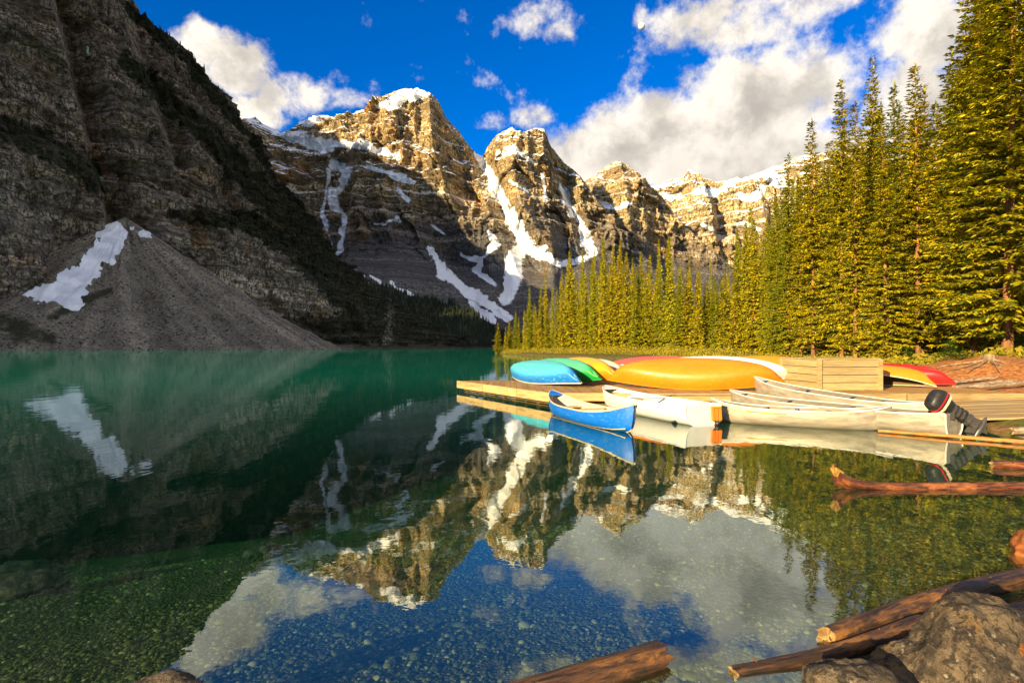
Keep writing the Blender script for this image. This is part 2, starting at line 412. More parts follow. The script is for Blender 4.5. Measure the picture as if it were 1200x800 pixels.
crest_mid = [(600,300),(640,262),(668,232),(684,212),(700,204),(712,193),(722,189),(736,194),(748,208),(764,219),(776,228),(800,262),(830,290),(880,330)]
massif('mountain_mid', [(a, b, 3000) for a, b in crest_mid], 3000, 300, 250, 380, (0.62, 1.5), 1.1,
       [([(722,190,10),(728,225,14),(735,280,20)], 90), ([(690,225,8),(700,260,10)], -70)],
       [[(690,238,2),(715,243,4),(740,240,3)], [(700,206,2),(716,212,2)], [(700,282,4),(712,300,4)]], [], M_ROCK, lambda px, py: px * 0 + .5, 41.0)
crest_far = [(690,300),(730,240),(760,220),(780,212),(796,207),(803,205),(807,196),(812,203),(826,209),(846,213),(862,210),(880,206),(894,201),(908,196),
             (925,190),(950,178),(975,184),(1010,170),(1060,190),(1120,180),(1200,210),(1300,260)]
massif('mountain_far', [(a, b, 3700) for a, b in crest_far], 3700, 420, 260, 420, (0.66, 1.5), 1.25,
       [([(806,205,10),(812,240,16)], 90), ([(842,215,10),(850,270,14)], -80), ([(880,215,12),(890,260,16)], 80)],
       [[(775,232,3),(795,226,4)], [(812,222,4),(835,228,5),(850,222,4)], [(862,225,4),(880,232,6),(895,222,4)], [(818,262,3),(835,268,3)], [(900,205,4),(918,215,6)], [(870,262,4),(885,270,4)]],
       [], M_ROCKB, lambda px, py: px * 0 + 1.0, 77.0)

# ------------------------------------------------------------------ the dark cliff on the left, its talus fan, and an unseen ridge behind it
base_l = [(-400,20),(-385,150),(-345,262),(-318,352),(-292,438),(-258,560),(-230,667),(-204,800),(-150,960),(-96,1060),(-50,1120)]
crest_l = [(-760,20,640),(-710,200,620),(-690,360,600),(-560,480,555),(-495,565,475),(-434,650,398),(-408,706,372),(-382,775,328),(-356,835,268),(-312,905,182),(-270,955,124),(-232,1000,84),(-190,1050,44),(-120,1105,12)]
def poly_sample(pts, n, key):
    p = np.array(pts, float); s = np.linspace(0, 1, n)
    k = np.array(key, float)
    return np.stack([np.interp(s, k, p[:, i]) for i in range(p.shape[1])], -1)
NC, NR = 640, 430
bk = [0, .07, .15, .26, .36, .47, .56, .67, .80, .91, 1]
ck = [0, .07, .15, .25, .33, .42, .49, .57, .64, .73, .80, .86, .92, 1]
Bp = poly_sample(base_l, NC, bk); Cp = poly_sample(crest_l, NC, ck)
Ls = np.concatenate([[0], np.cumsum(np.hypot(*np.diff(Bp, axis=0).T))])
cr = fbm(Ls / 30, Ls * 0, o=5, g=.55)
Cp[:, 2] += cr * 4 * sstep(0, 100, Cp[:, 2])
t = np.linspace(0, 1, NR)[:, None]
Zl = t * Cp[None, :, 2]; S = np.repeat(Ls[None], NR, 0)
dip = 0.10 * S
zin = Zl + dip + fbm(S / 120, Zl / 120, o=3) * 10
tz = 0.7 * (terrace(zin, 34, .3) - zin) + 0.8 * (terrace(zin + 4, 9.5, .35) - zin - 4) + 0.6 * (terrace(zin + 2, 4.1, .35) - zin - 2)
topm = sstep(1.0, 0.94, t); zt = np.clip(Zl + tz * topm, 0, None)
tt = zt / np.maximum(Cp[None, :, 2], 1)
prof = np.interp(tt, [0, .04, .30, .40, .62, .72, 1.0], [0, .10, .24, .42, .58, .72, 1.0])
dx = Cp[:, 0] - Bp[:, 0]; dy = Cp[:, 1] - Bp[:, 1]; dl = np.hypot(dx, dy); ox, oy = -dx / dl, -dy / dl
ws = S + fbm(S / 130, Zl / 130, o=3) * 22 + Zl * 0.25
w2 = S + fbm(S / 25, Zl / 25, o=3) * 6; z2 = Zl + .1 * S + fbm(S / 25 + 4, Zl / 25, o=3) * 4
rel = ridged(ws / 110 + 3, Zl / 700, o=2) * 24 + ridged(ws / 38, Zl / 240 + 1, o=2) * 7 + facet(w2 / 42, z2 / 60, 3) * 8 + facet(w2 / 14, z2 / 22, 5) * 4.0 + facet(w2 / 5, z2 / 9, 7) * 2.2 + facet(w2 / 3, z2 / 2.2, 9) * 1.1 + fbm(S / 5, Zl / 3, o=4, g=.6) * 1.2
rel *= (0.10 + 0.90 * topm) * sstep(0, .06, t) * sstep(6, 60, Cp[None, :, 2])
Xl = Bp[None, :, 0] + dx[None] * prof + ox[None] * rel
Yl = Bp[None, :, 1] + dy[None] * prof + oy[None] * rel
px, py = pxy(Xl, Yl, Zl)
for pts, amp in [([(70,-60,26),(96,60,20),(118,150,22),(136,230,26),(150,280,30)], -34), ([(165,20,20),(190,110,16),(214,190,12)], -16),
                 ([(20,190,30),(60,200,40),(110,215,30),(118,260,20)], 14)]:
    d = np.clip(1 - seg_dist(px, py, pts), 0, 1); Xl = Xl + ox[None] * d * amp; Yl = Yl + oy[None] * d * amp
px, py = pxy(Xl, Yl, Zl)
n1 = fbm(px / 8, py / 8, o=4); n2 = fbm(px / 40, py / 40, o=3)
sn = np.clip(1.25 - seg_dist(px + n1 * 2, py + n1 * 2, [(103,56,2.2),(104,66,2.0)]), 0, 1)
veg = np.zeros_like(px)
for pts in ([(0,150,18),(50,168,20),(100,195,16),(118,222,8)], [(150,72,10),(215,130,16),(290,205,16),(345,268,18),(400,330,18)],
            [(200,250,8),(290,258,14),(360,300,16),(430,360,26)], [(158,8,8),(215,66,8),(262,120,8),(300,165,8),(370,280,12),(430,350,16)], [(300,380,16),(380,392,22),(430,385,26)]):
    veg = np.maximum(veg, np.clip(1.5 - seg_dist(px + n2 * 6, py + n1 * 5, pts), 0, 1))
veg = np.maximum(veg, sstep(430, 480, px) * 1.0)
tb = np.linspace(.1, 1, 7)[:, None]
Xb = Cp[None, :, 0] - ox[None] * tb * Cp[None, :, 2] * 1.1; Yb = Cp[None, :, 1] - oy[None] * tb * Cp[None, :, 2] * 1.1; Zb = Cp[None, :, 2] * (1 - tb)
M_CLIFF = rock_mat('shaded_cliff', (0.50, 0.395, 0.295), (0.70, 0.60, 0.475), (0.028, 0.023, 0.019), 15, 2.0, (60, 170), 0.34)
zz = np.zeros_like(Xb)
cliff = grid_obj('cliff_left', np.vstack([Xl, Xb]), np.vstack([Yl, Yb]), np.vstack([Zl - 0.5, Zb]), M_CLIFF, smooth=False, flip=True,
                 snow=np.vstack([sn, zz]), ledge=np.vstack([zz[:1].repeat(NR, 0), zz]), veg=np.vstack([veg, zz]))
tag(cliff, kind='structure')

# talus fan
AP = np.array([-322.0, 474.0, 110.0])
na, nr = 320, 190
th = np.linspace(R(-190), R(75), na)[None]; rr = np.linspace(0, 1, nr)[:, None] ** 1.0
Rm = 178.0
Xf = AP[0] + np.cos(th) * rr * Rm; Yf = AP[1] + np.sin(th) * rr * Rm
Zf = AP[2] * (1 - rr * 1.03) + 8 * np.sin(rr * math.pi) * -0.9
Zf = Zf + fbm(th * 9 + 0 * rr, rr * 3, o=4, g=.6) * 4.2 * np.sin(rr * math.pi) + fbm(Xf / 6, Yf / 6, o=4) * 0.9 * sstep(0, .1, rr)
px, py = pxy(Xf, Yf, Zf)
n1 = fbm(px / 7, py / 7, o=4)
psn = [(126,252),(140,262),(150,268),(148,284),(135,305),(128,312),(120,310),(116,322),(104,336),(94,358),(84,362),(66,352),(46,354),(26,344),(52,334),(86,314),(112,288)]
psn2 = [(153,268),(170,272),(182,280),(166,276)]
sn = np.zeros_like(px)
for P_ in (psn, psn2):
    dd = seg_dist(px, py, P_ + [P_[0]]); sn = np.maximum(sn, sstep(-2.5, 2.5, np.where(inside(px, py, P_), dd, -dd) + n1 * 4.5))
m, t = mat('scree')
g = t.n('ShaderNodeNewGeometry'); P = g.outputs['Position']
n_a = t.noise(P, 0.7, 10, .75); n_b = t.noise(P, 0.045, 6, .65); vor = t.n('ShaderNodeTexVoronoi', ins={'Vector': P, 'Scale': 0.9}).outputs['Color']
vb = t.sep(vor)[0]
c = t.mix(t.ramp(n_a, .3, .7), (0.085, 0.075, 0.056), (0.285, 0.25, 0.19)); c = t.mix(t.ramp(n_b, .4, .62, 0, .6), c, (0.105, 0.092, 0.078))
c = t.mix(t.ramp(vb, .9, .99, 0, .8), c, (0.30, 0.26, 0.21)); c = t.mix(t.ramp(vb, .22, .05), c, (0.035, 0.033, 0.03))
vg = t.n('ShaderNodeAttribute', attribute_name='veg').outputs['Fac']; c = t.mix(t.ramp(t.m('ADD', vg, t.m('MULTIPLY', t.m('SUBTRACT', t.noise(P, .12, 8, .7), .5), 2.4)), .45, .95, 0, .85), c, (0.02, 0.024, 0.010))
at = t.n('ShaderNodeAttribute', attribute_name='snow').outputs['Fac']
str_ = t.n('ShaderNodeAttribute', attribute_name='streak').outputs['Fac']; c = t.mix(t.ramp(str_, .1, .8, 0, .8), c, t.mix(1, c, (1.6, 1.55, 1.5), 'MULTIPLY')); c = t.mix(t.ramp(str_, -.1, -.8, 0, .7), c, t.mix(1, c, (.5, .5, .5), 'MULTIPLY'))
sf = t.ramp(at, .42, .58); c = t.mix(sf, c, t.mix(t.ramp(n_b, .42, .62), (0.62, 0.65, 0.70), (0.84, 0.86, 0.88)))
t.out(t.shade(c, .95, t.bump(t.m('MULTIPLY', n_a, t.m('SUBTRACT', 1.0, t.m('MULTIPLY', sf, .7))), 1.2, .9), .1)); M_SCREE = m
vegf = np.maximum(np.clip(1.1 - seg_dist(px, py, [(60,372,10),(100,352,12),(130,340,8)]), 0, 1), np.clip(1.2 - seg_dist(px, py, [(-40,360,26),(20,385,22),(60,398,16)]), 0, 1))
strk = fbm(th * 14 + 0 * rr + .15 * fbm(Xf / 20, Yf / 20, o=2), rr * 1.3, o=4, g=.6) * .8 + np.clip(1 - seg_dist(px, py, [(160,272,4),(250,335,6),(330,388,9),(372,408,10)]), 0, 1)
fan = grid_obj('talus_fan', Xf, Yf, Zf, M_SCREE, flip=False, snow=sn, veg=vegf, streak=strk); tag(fan, kind='structure')

# low scree bank along the far left shore
s_ = np.linspace(0, 1, 260); bb = poly_sample([(p[0] + 14, p[1] - 4) for p in base_l], 260, bk)
rowsX, rowsY, rowsZ = [], [], []
for j, (off, hh) in enumerate([(-8, -3), (0, 0.2), (6, 3.0), (14, 6.5), (26, 11.0), (42, 18.0)]):
    nn = fbm(s_ * 180, s_ * 0 + j, o=3); rowsX.append(bb[:, 0] - off * .94 + nn * 2.5); rowsY.append(bb[:, 1] + off * .3); rowsZ.append(hh * (1 + nn * .35) * np.interp(s_, [0, .5, .9, 1], [1, 1, .7, .3]))
grid_obj('shore_left', np.array(rowsX), np.array(rowsY), np.array(rowsZ), M_SCREE, smooth=False, snow=np.zeros((6, 260)), veg=np.repeat(sstep(.52, .68, s_)[None], 6, 0))['kind'] = 'structure'

# unseen ridge behind the cliff, its crest shaped to shadow the massif's foot
rc = [(p, 1000, q) for p, q in ((-3300,1880),(-2136,1560),(-1781,1285),(-1622,1215),(-1332,1050),(-1127,850),(-870,625),(-659,510),(-600,455),(-520,260),(-440,0))]
rcx = np.array([p[0] for p in rc], float)
Xr = np.linspace(-3300, -440, 200)[None].repeat(41, 0); vv = np.linspace(-1, 1, 41)[:, None]
zr = np.interp(Xr[0], rcx, [p[2] for p in rc]); yr = np.interp(Xr[0], rcx, [p[1] for p in rc])
zr = zr + fbm(Xr[0] / 90, Xr[0] * 0, o=4) * 22
Zr = zr[None] * (1 - np.abs(vv)); Yr = yr[None] + vv * zr[None] * .8 + fbm(Xr / 90, Zr / 90, o=3) * 18
zr0 = np.zeros_like(Xr)
grid_obj('shadow_ridge_left', Xr, Yr, Zr, M_CLIFF, smooth=False, snow=zr0, ledge=zr0, veg=zr0)['kind'] = 'structure'

# forested slope at the head of the lake
fx = np.linspace(-420, 260, 160); fy = np.linspace(0, 1, 40)[:, None]
ftop = np.interp(fx, [-420, -300, -230, -150, -90, -40, 10, 80, 260], [200, 150, 128, 112, 84, 44, 26, 22, 30]) + fbm(fx / 30, fx * 0, o=3) * 4
Xs = fx[None].repeat(40, 0); Ys = 1105 + np.interp(fx, [-420, -120, 0, 260], [60, 0, 20, 60])[None] + fy * 330; Zs = -1 + ftop[None] * fy ** 1.15 + fbm(Xs / 40, Ys / 40, o=3) * 3 * fy
z0 = np.zeros_like(Xs)
grid_obj('slope_far', Xs, Ys, Zs, M_SCREE, snow=z0, veg=z0 + 1.0)['kind'] = 'structure'

# ------------------------------------------------------------------ ground and lake bed: one sheet
LAND = [(-4,153),(-1,136),(4,112),(11,88),(19,64),(19,44),(15.5,27),(13.6,16.4),(9.9,13.6),(8.9,10.4),(9.6,8.3),(9.2,6.3),(6.2,4.4),(4.1,3.45),(3.1,2.5),(2.2,1.6),(1.3,0.9),
        (-0.8,0.5),(-3,-.4),(-8,-2.5),(-30,-12),(-150,-60),(-700,-200),(-700,-400),(800,-400),(800,420),(60,420),(6,190)]
def land_h(X, Y):
    d = seg_dist(X, Y, LAND + [LAND[0]]); ins = inside(X, Y, LAND)
    nz = fbm(X / 3.1, Y / 3.1, o=4) * .10 + fbm(X / .7, Y / .7, o=3) * .03
    hl = .16 * sstep(0, .6, d) + .75 * (1 - np.exp(-d / 8)) + nz * sstep(0, 2.0, d) + .85 * np.exp(-(((X - 18.5) / 2.8) ** 2 + ((Y - 22) / 3.5) ** 2)) + .006 * np.clip(d - 20, 0, 400)
    hb = -(.07 + .065 * d + .0105 * d * d); hb = np.maximum(hb, -13 - fbm(X / 60, Y / 60, o=2)) + fbm(X / 1.7, Y / 1.7, o=3) * .05 * sstep(0, 2, d)
    return np.where(ins, hl, hb)
gx = np.concatenate([np.arange(-700, -60, 40), np.arange(-60, -10, 4), np.arange(-10, 20, .16), np.arange(20, 60, .8), np.arange(60, 400, 10), [420, 800]])
gy = np.concatenate([np.arange(-380, -10, 30), np.arange(-10, 1.5, .6), np.arange(1.5, 26, .16), np.arange(26, 60, .7), np.arange(60, 180, 2), np.arange(180, 1240, 40)])
GX, GY = np.meshgrid(gx, gy); GZ = land_h(GX, GY)
m, t = mat('shore_ground')
g = t.n('ShaderNodeNewGeometry'); P = g.outputs['Position']; z = t.sep(P)[2]
n_a = t.noise(P, 1.1, 8, .65); n_b = t.noise(P, 7.0, 6, .6)
soil = t.mix(t.ramp(n_b, .3, .7), (0.10, 0.05, 0.02), (0.27, 0.15, 0.06)); green = t.mix(t.ramp(n_b, .3, .7), (0.055, 0.06, 0.010), (0.12, 0.12, 0.02))
bank = t.ramp(t.v('LENGTH', t.v('SUBTRACT', P, (18.0, 19.5, 0.5))), 4.0, 9.0, .35, 0.0); soil = t.mix(t.ramp(bank, .05, .3), soil, t.mix(t.ramp(n_b, .3, .7), (0.16, 0.055, 0.014), (0.44, 0.19, 0.06)))
land = t.mix(t.ramp(t.m('SUBTRACT', t.m('ADD', n_a, t.m('MULTIPLY', z, .10)), bank), .40, .54), soil, green)
vo = t.n('ShaderNodeTexVoronoi', ins={'Vector': P, 'Scale': 34.0}); vc = t.sep(vo.outputs['Color'])
bed = t.mix(vc[0], (0.018, 0.020, 0.010), (0.085, 0.085, 0.04)); bed = t.mix(t.ramp(n_a, .45, .65, 0, .6), bed, (0.022, 0.028, 0.010))
c = t.mix(t.ramp(z, -.05, .02), bed, land)
hgt = t.mix(t.ramp(z, -.05, .02), t.m('MULTIPLY', vo.outputs['Distance'], -1.5), t.m('MULTIPLY', n_b, 1.0))
t.out(t.shade(c, .9, t.bump(hgt, .03, .8), .2)); M_GROUND = m
ground = grid_obj('ground', GX, GY, GZ, M_GROUND); tag(ground, kind='structure')

# ------------------------------------------------------------------ lake water: a closed body with a mirror-calm top
m, t = mat('lake_water')
g = t.n('ShaderNodeNewGeometry'); P = g.outputs['Position']; x, y, z = t.sep(P)
rip = t.noise(t.v('MULTIPLY', P, (1.0, 0.45, 1)), 1.6, 3, .5); rip2 = t.noise(t.v('MULTIPLY', P, (1, 0.35, 1)), 0.22, 3, .5); rip3 = t.noise(P, 9.0, 2, .5)
hh = t.m('ADD', t.m('ADD', t.m('MULTIPLY', rip, .0042), t.m('MULTIPLY', rip2, .016)), t.m('MULTIPLY', rip3, .00035))
bp = t.bump(hh, 1.0, 1.0)
cs_ = t.m('ABSOLUTE', t.v('DOT_PRODUCT', g.outputs['Incoming'], bp)); fr = t.m('ADD', .035, t.m('MULTIPLY', .84, t.m('POWER', t.m('SUBTRACT', 1.0, cs_, clamp=True), 2.9)))
gl = t.n('ShaderNodeBsdfGlossy', ins={'Color': (.92, .97, .93), 'Roughness': 0.010, 'Normal': bp}).outputs[0]
tr = t.n('ShaderNodeBsdfTransparent', ins={'Color': (.90, .97, .93)}).outputs[0]
silt = t.mix(t.noise(P, .01, 2), (0.001, 0.200, 0.155), (0.004, 0.21, 0.110))
df = t.n('ShaderNodeBsdfDiffuse', ins={'Color': silt}).outputs[0]
r_ = t.v('LENGTH', t.v('MULTIPLY', t.v('SUBTRACT', P, (2.0, 1.0, 0)), (1, 1, 0)))
turb = t.ramp(r_, 4.0, 38.0, .02, .97)
body = t.n('ShaderNodeMixShader', ins={0: turb, 1: tr, 2: df}).outputs[0]
sf = t.n('ShaderNodeMixShader', ins={0: fr, 1: body, 2: gl}).outputs[0]
va = t.n('ShaderNodeVolumeAbsorption', ins={'Color': (0.40, 0.86, 0.62), 'Density': .30}).outputs[0]
t.out(sf, va); M_WATER = m
wb = MB(); wx0, wx1, wy0, wy1 = -720, 420, -300, 1238
wb.add([(wx0,wy0,-16),(wx1,wy0,-16),(wx1,wy1,-16),(wx0,wy1,-16),(wx0,wy0,0),(wx1,wy0,0),(wx1,wy1,0),(wx0,wy1,0)],
       [(3,2,1,0),(4,5,6,7),(0,1,5,4),(1,2,6,5),(2,3,7,6),(3,0,4,7)])
tag(wb.build('lake_water', M_WATER), kind='structure')

# ------------------------------------------------------------------ foliage materials
def leaf_mat(name, a, b, c3=None, tl=.25):
    m, t = mat(name)
    g = t.n('ShaderNodeNewGeometry'); P = g.outputs['Position']; oi = t.n('ShaderNodeObjectInfo').outputs['Random']
    n = t.noise(P, 1.5, 5, .65); ri = g.outputs['Random Per Island']
    c = t.mix(t.ramp(t.m('ADD', t.m('MULTIPLY', n, 1.15), t.m('MULTIPLY', ri, .38)), .52, 1.0), a, b)
    c = t.mix(t.ramp(oi, .2, 1, 0, .7, smooth=False), c, c3 or b)
    p = t.shade(c, .65, None, .2); tn = t.n('ShaderNodeBsdfTranslucent', ins={'Color': t.mix(1, c, (1.25, 1.2, .6), 'MULTIPLY')}).outputs[0]
    t.out(t.n('ShaderNodeMixShader', ins={0: tl, 1: p, 2: tn}).outputs[0])
    return m
M_NEEDLE = leaf_mat('spruce_needles', (0.045, 0.064, 0.006), (0.54, 0.43, 0.008), (0.16, 0.20, 0.008), tl=.20)  # dark tone paints in the shade between sprays and inside crowns
M_DARKNEEDLE = leaf_mat('shaded_conifers', (0.008, 0.014, 0.006), (0.020, 0.030, 0.010), tl=.1)  # shade of the far slope is put into this near-black needle colour
M_BUSH = leaf_mat('undergrowth_leaves', (0.10, 0.11, 0.010), (0.30, 0.24, 0.015))
M_YOUNG = leaf_mat('young_spruce', (0.05, 0.10, 0.015), (0.11, 0.17, 0.02))
def bark_mat(name, a, b, scale=6.0, stretch=.12, dist=.02):
    m, t = mat(name); tc = t.n('ShaderNodeTexCoord').outputs['Object']
    v = t.v('MULTIPLY', tc, (1, 1, stretch)); n = t.noise(v, scale, 8, .65); n2 = t.noise(tc, scale * .35, 4)
    c = t.mix(t.ramp(n, .32, .68), a, b); c = t.mix(t.ramp(n2, .5, .75, 0, .5), c, t.mix(1, c, (1.3, 1.15, 1.0), 'MULTIPLY'))
    t.out(t.shade(c, .85, t.bump(n, dist, .9), .2)); return m
M_BARK = bark_mat('spruce_bark', (0.10, 0.045, 0.018), (0.34, 0.16, 0.065))

def spruce_mesh(seed, H=20.0, rad=1.5, bare=.10, spacing=.25, twig=.31, dens=1.0, step=.037, fat=1.3):
    rg = np.random.default_rng(seed)
    z = H * bare; lean = rg.normal(0, .008, 2)
    P0, D1, D2 = [], [], []     # diamond start, length vector, half-width vector
    ph = rg.uniform(0, 6.28, 4)
    while z < H * .99:
        u = (z / H - bare) / (1 - bare)
        r = rad * (1 - u) ** .92 * (0.6 + .4 * min(1, u / .10)) * (1 + .12 * math.sin(u * 17 + ph[0]) + .10 * math.sin(u * 41 + ph[1])) + .06
        n = max(4, int(rg.integers(6, 9) * dens * (1 if u < .8 else .75))); a0 = rg.uniform(0, 6.28)
        for k in range(n):
            if rg.random() < .09: continue
            a = a0 + k * 6.283 / n + rg.normal(0, .28); L = r * rg.uniform(.55, 1.15) * (1.25 if rg.random() < .07 else 1) * (1 + .14 * math.sin(a * 2 + ph[2] + u * 6))
            ca, sa = math.cos(a), math.sin(a); drop = (-.50 + .95 * u) * L; zz0 = z + rg.normal(0, .09)
            nt = max(4, int(L / step)); s = .12 + .88 * (np.arange(nt) + rg.random(nt)) / nt
            bx = lean[0] * z + ca * L * s; by = lean[1] * z + sa * L * s; bz = zz0 + drop * s * (1.0 - .50 * s) + rg.normal(0, .02, nt)
            tl = twig * (1.15 - .55 * s) * rg.uniform(.55, 1.25, nt) * (0.40 + .60 * min(1, L))
            an = a + np.where(np.arange(nt) % 2, 1, -1) * rg.uniform(.35, 1.15, nt); dz = rg.normal(-.30, .25, nt); w_ = tl * rg.uniform(.11, .19, nt) * fat; ti = rg.normal(0, .6, nt)
            o = np.stack([bx, by, bz], -1); P0.append(o); D1.append(np.stack([np.cos(an) * tl, np.sin(an) * tl, dz * tl], -1))
            D2.append(np.stack([-np.sin(an) * w_ * np.cos(ti), np.cos(an) * w_ * np.cos(ti), w_ * np.sin(ti)], -1))
            q = rg.random(nt) < .9                                  # hanging side sprays
            P0.append(o[q]); D1.append(np.stack([np.cos(an) * tl * .45, np.sin(an) * tl * .45, -tl * rg.uniform(.25, .75, nt)], -1)[q]); D2.append(np.stack([-np.sin(an) * w_, np.cos(an) * w_, 0 * w_], -1)[q])
            m_ = 3; P0.append(np.repeat([[lean[0]*z + ca*L*.9, lean[1]*z + sa*L*.9, zz0 + drop*.9*.55]], m_, 0)); D1.append(np.stack([ca*.24 + rg.normal(0, .06, m_), sa*.24 + rg.normal(0, .06, m_), rg.uniform(-.05, .10, m_)], -1)); D2.append(np.repeat([[-sa*.045, ca*.045, .015]], m_, 0))
        z += spacing * (0.55 + .6 * (1 - u)) * rg.uniform(.75, 1.25)
    a = rg.uniform(0, 6.28, 14); P0.append(np.stack([a * 0 + lean[0]*H, a * 0 + lean[1]*H, H - .2 - .6 * rg.random(14)], -1)); D1.append(np.stack([np.cos(a)*.07, np.sin(a)*.07, .35 + 0 * a], -1)); D2.append(np.stack([-np.sin(a)*.035, np.cos(a)*.035, 0 * a], -1))
    P0, D1, D2 = (np.concatenate(q) for q in (P0, D1, D2))
    N = len(P0); co = np.stack([P0, P0 + D1 * .45 + D2, P0 + D1, P0 + D1 * .45 - D2], 1).reshape(-1, 3)
    crown = mesh_np('crown', co, np.arange(N)[:, None] * 4 + np.arange(4)[None]); crown.materials.append(M_NEEDLE)
    b = MB(); pts = [(lean[0] * q, lean[1] * q, q) for q in (-.5, 0, .3, 1.2, H * .25, H * .5, H * .75, H * .97)]
    r0 = .0068 * H
    b.tube(pts, [r0 * 1.6, r0 * 1.35, r0 * 1.1, r0, r0 * .82, r0 * .58, r0 * .32, r0 * .06], 9)
    for _ in range(26):      # dead stubs below and inside the crown
        zz = rg.uniform(.03, .28) * H; a = rg.uniform(0, 6.28); l = rg.uniform(.4, 1.2)
        b.tube([(0, 0, zz), (math.cos(a) * l, math.sin(a) * l, zz - .22 * l)], [.018, .005], 4, False)
    me = bpy.data.meshes.new('trunk'); me.from_pydata(b.v, [], b.f); me.update(); me.materials.append(M_BARK); me.shade_smooth()
    return crown, me
PROT = [spruce_mesh(100 + i, rad=r, bare=bz, dens=dn) for i, (r, bz, dn) in enumerate([(2.0,.10,1.0),(2.35,.06,1.0),(1.8,.04,1.0),(2.2,.03,.95),(1.7,.08,1.0),(2.5,.09,1.0)])]
PROT_FAR = [spruce_mesh(200 + i, rad=r, bare=bz, spacing=.36, twig=.62, dens=1.0, step=.105, fat=1.75) for i, (r, bz) in enumerate([(1.9, .03), (2.3, .02), (1.7, .05), (2.1, .01), (2.5, .03), (1.5, .02), (2.2, .06)])]
PROT_YOUNG = spruce_mesh(300, H=3.0, rad=.9, bare=.04, spacing=.16, twig=.20)
PROT_YOUNG[0].materials.clear(); PROT_YOUNG[0].materials.append(M_YOUNG)

def plant_tree(px, pytop, D, k, label, group, wide=1.0, name='spruce_tree', proto=None, baseH=20.0):
    x = (px - CX) / F * D
    gz = float(land_h(np.array([x]), np.array([D]))[0])
    zt = CH + (HZ - pytop) / F * D; s = (zt - gz) / baseH
    e = empty(name, (x, D, gz - .03), random.uniform(0, 6.28)); e.scale = (wide * (0.5 + .5 * s), wide * (0.5 + .5 * s), s)
    cr, tr = proto or (PROT[k % len(PROT)] if D < 58 else PROT_FAR[k % len(PROT_FAR)])
    link('trunk', tr, None, e); link('crown', cr, None, e)
    tag(e, label, 'tree', group); return e
ORD = ['first','second','third','fourth','fifth','sixth','seventh','eighth','ninth','tenth','eleventh','twelfth','thirteenth','fourteenth','fifteenth','sixteenth','seventeenth','eighteenth','nineteenth','twentieth','twenty-first','twenty-second','twenty-third','twenty-fourth','twenty-fifth','twenty-sixth','twenty-seventh','twenty-eighth','twenty-ninth','thirtieth']
near = [(1180,-150,27,5,1.5),(1218,-120,31,1,1.4),(1142,-70,31,1,1.35),(1165,-40,37,5,1.3),(1124,20,38,3,1.2),(1100,118,42,0,1.1),(1076,74,33,0,1.1),(1056,118,39,4,1.1),
        (1040,132,32,2,1.05),(1020,68,41,5,.95),(1002,118,37,4,1.0),(986,94,42,1,1.0),(968,165,47,2,1.05),(953,140,45,0,1.1),(938,205,52,4,1.1),(924,178,53,3,1.1),(1112,60,46,2,1.25),(1088,96,48,3,1.2),(1066,140,47,1,1.2),(1046,96,50,4,1.1),(1030,120,46,3,1.2),(1010,150,49,5,1.1),(994,140,50,2,1.2),(976,180,52,1,1.1),(960,190,54,3,1.1),(1192,-40,42,2,1.4),(1150,-20,44,0,1.3),(912,225,56,1,1.0)]
near.sort(key=lambda q: -q[0])
for i, (a, b, D, k, wd) in enumerate(near):
    plant_tree(a, b, D, k, f'tall golden-green spruce, {ORD[i]} from the right-hand edge among the big near spruces', 'big spruces behind the canoe dock', wd)
tops = [(583,378),(592,352),(601,345),(615,331),(632,317),(648,308),(662,300),(675,291),(690,286),(705,278),(722,282),(740,290),(755,285),(766,283),(780,272),(800,298),(820,290),(840,298),(860,275),(882,243),(905,238),(915,230)]
tx = [q[0] for q in tops]; ty = [q[1] for q in tops]
FAR_L = 'yellow-green spruce in the dense sunlit tree row along the lake shore'
plant_tree(583, 378, 151, 2, 'small lone spruce at the far tip of the wooded shore', None, 1.1)
cnt = 0
for row, (dd, jit, lo, hi, step) in enumerate([(0, 8, -6, 52, 12.0), (14, 14, -8, 44, 11.0), (34, 22, 0, 40, 10.5)]):
    a = 592.0 + row * 5
    while a < 925 + row * 90:
        D = float(np.interp(a, [583, 600, 650, 700, 760, 820, 870, 930, 1020], [151, 141, 121, 106, 95, 82, 72, 62, 60])) + dd + random.uniform(-1, 1) * jit * .3 + 3
        tp = float(np.interp(a, tx, ty)) + random.uniform(lo, hi)
        if a > 925: tp = random.uniform(170, 240)
        x = (a - CX) / F * D
        if inside(np.array([x]), np.array([D]), LAND)[0]:
            plant_tree(a, tp, D, random.randrange(8), FAR_L if a < 935 else 'spruce filling the gaps behind the big near spruces', 'sunlit shore forest' if a < 935 else 'spruces behind the big ones', random.uniform(.60, 1.0)); cnt += 1
        a += random.uniform(.65, 1.35) * step
for i, (a, b, D) in enumerate([(1112, 398, 24), (1128, 408, 22.5), (1142, 412, 25), (1100, 412, 26), (1062, 405, 31)]):
    plant_tree(a, b, D, 0, f'young bright green spruce sapling, {ORD[i]} of the few beside the dirt bank', 'saplings by the dirt bank', .9, 'spruce_sapling', PROT_YOUNG, 3.0)

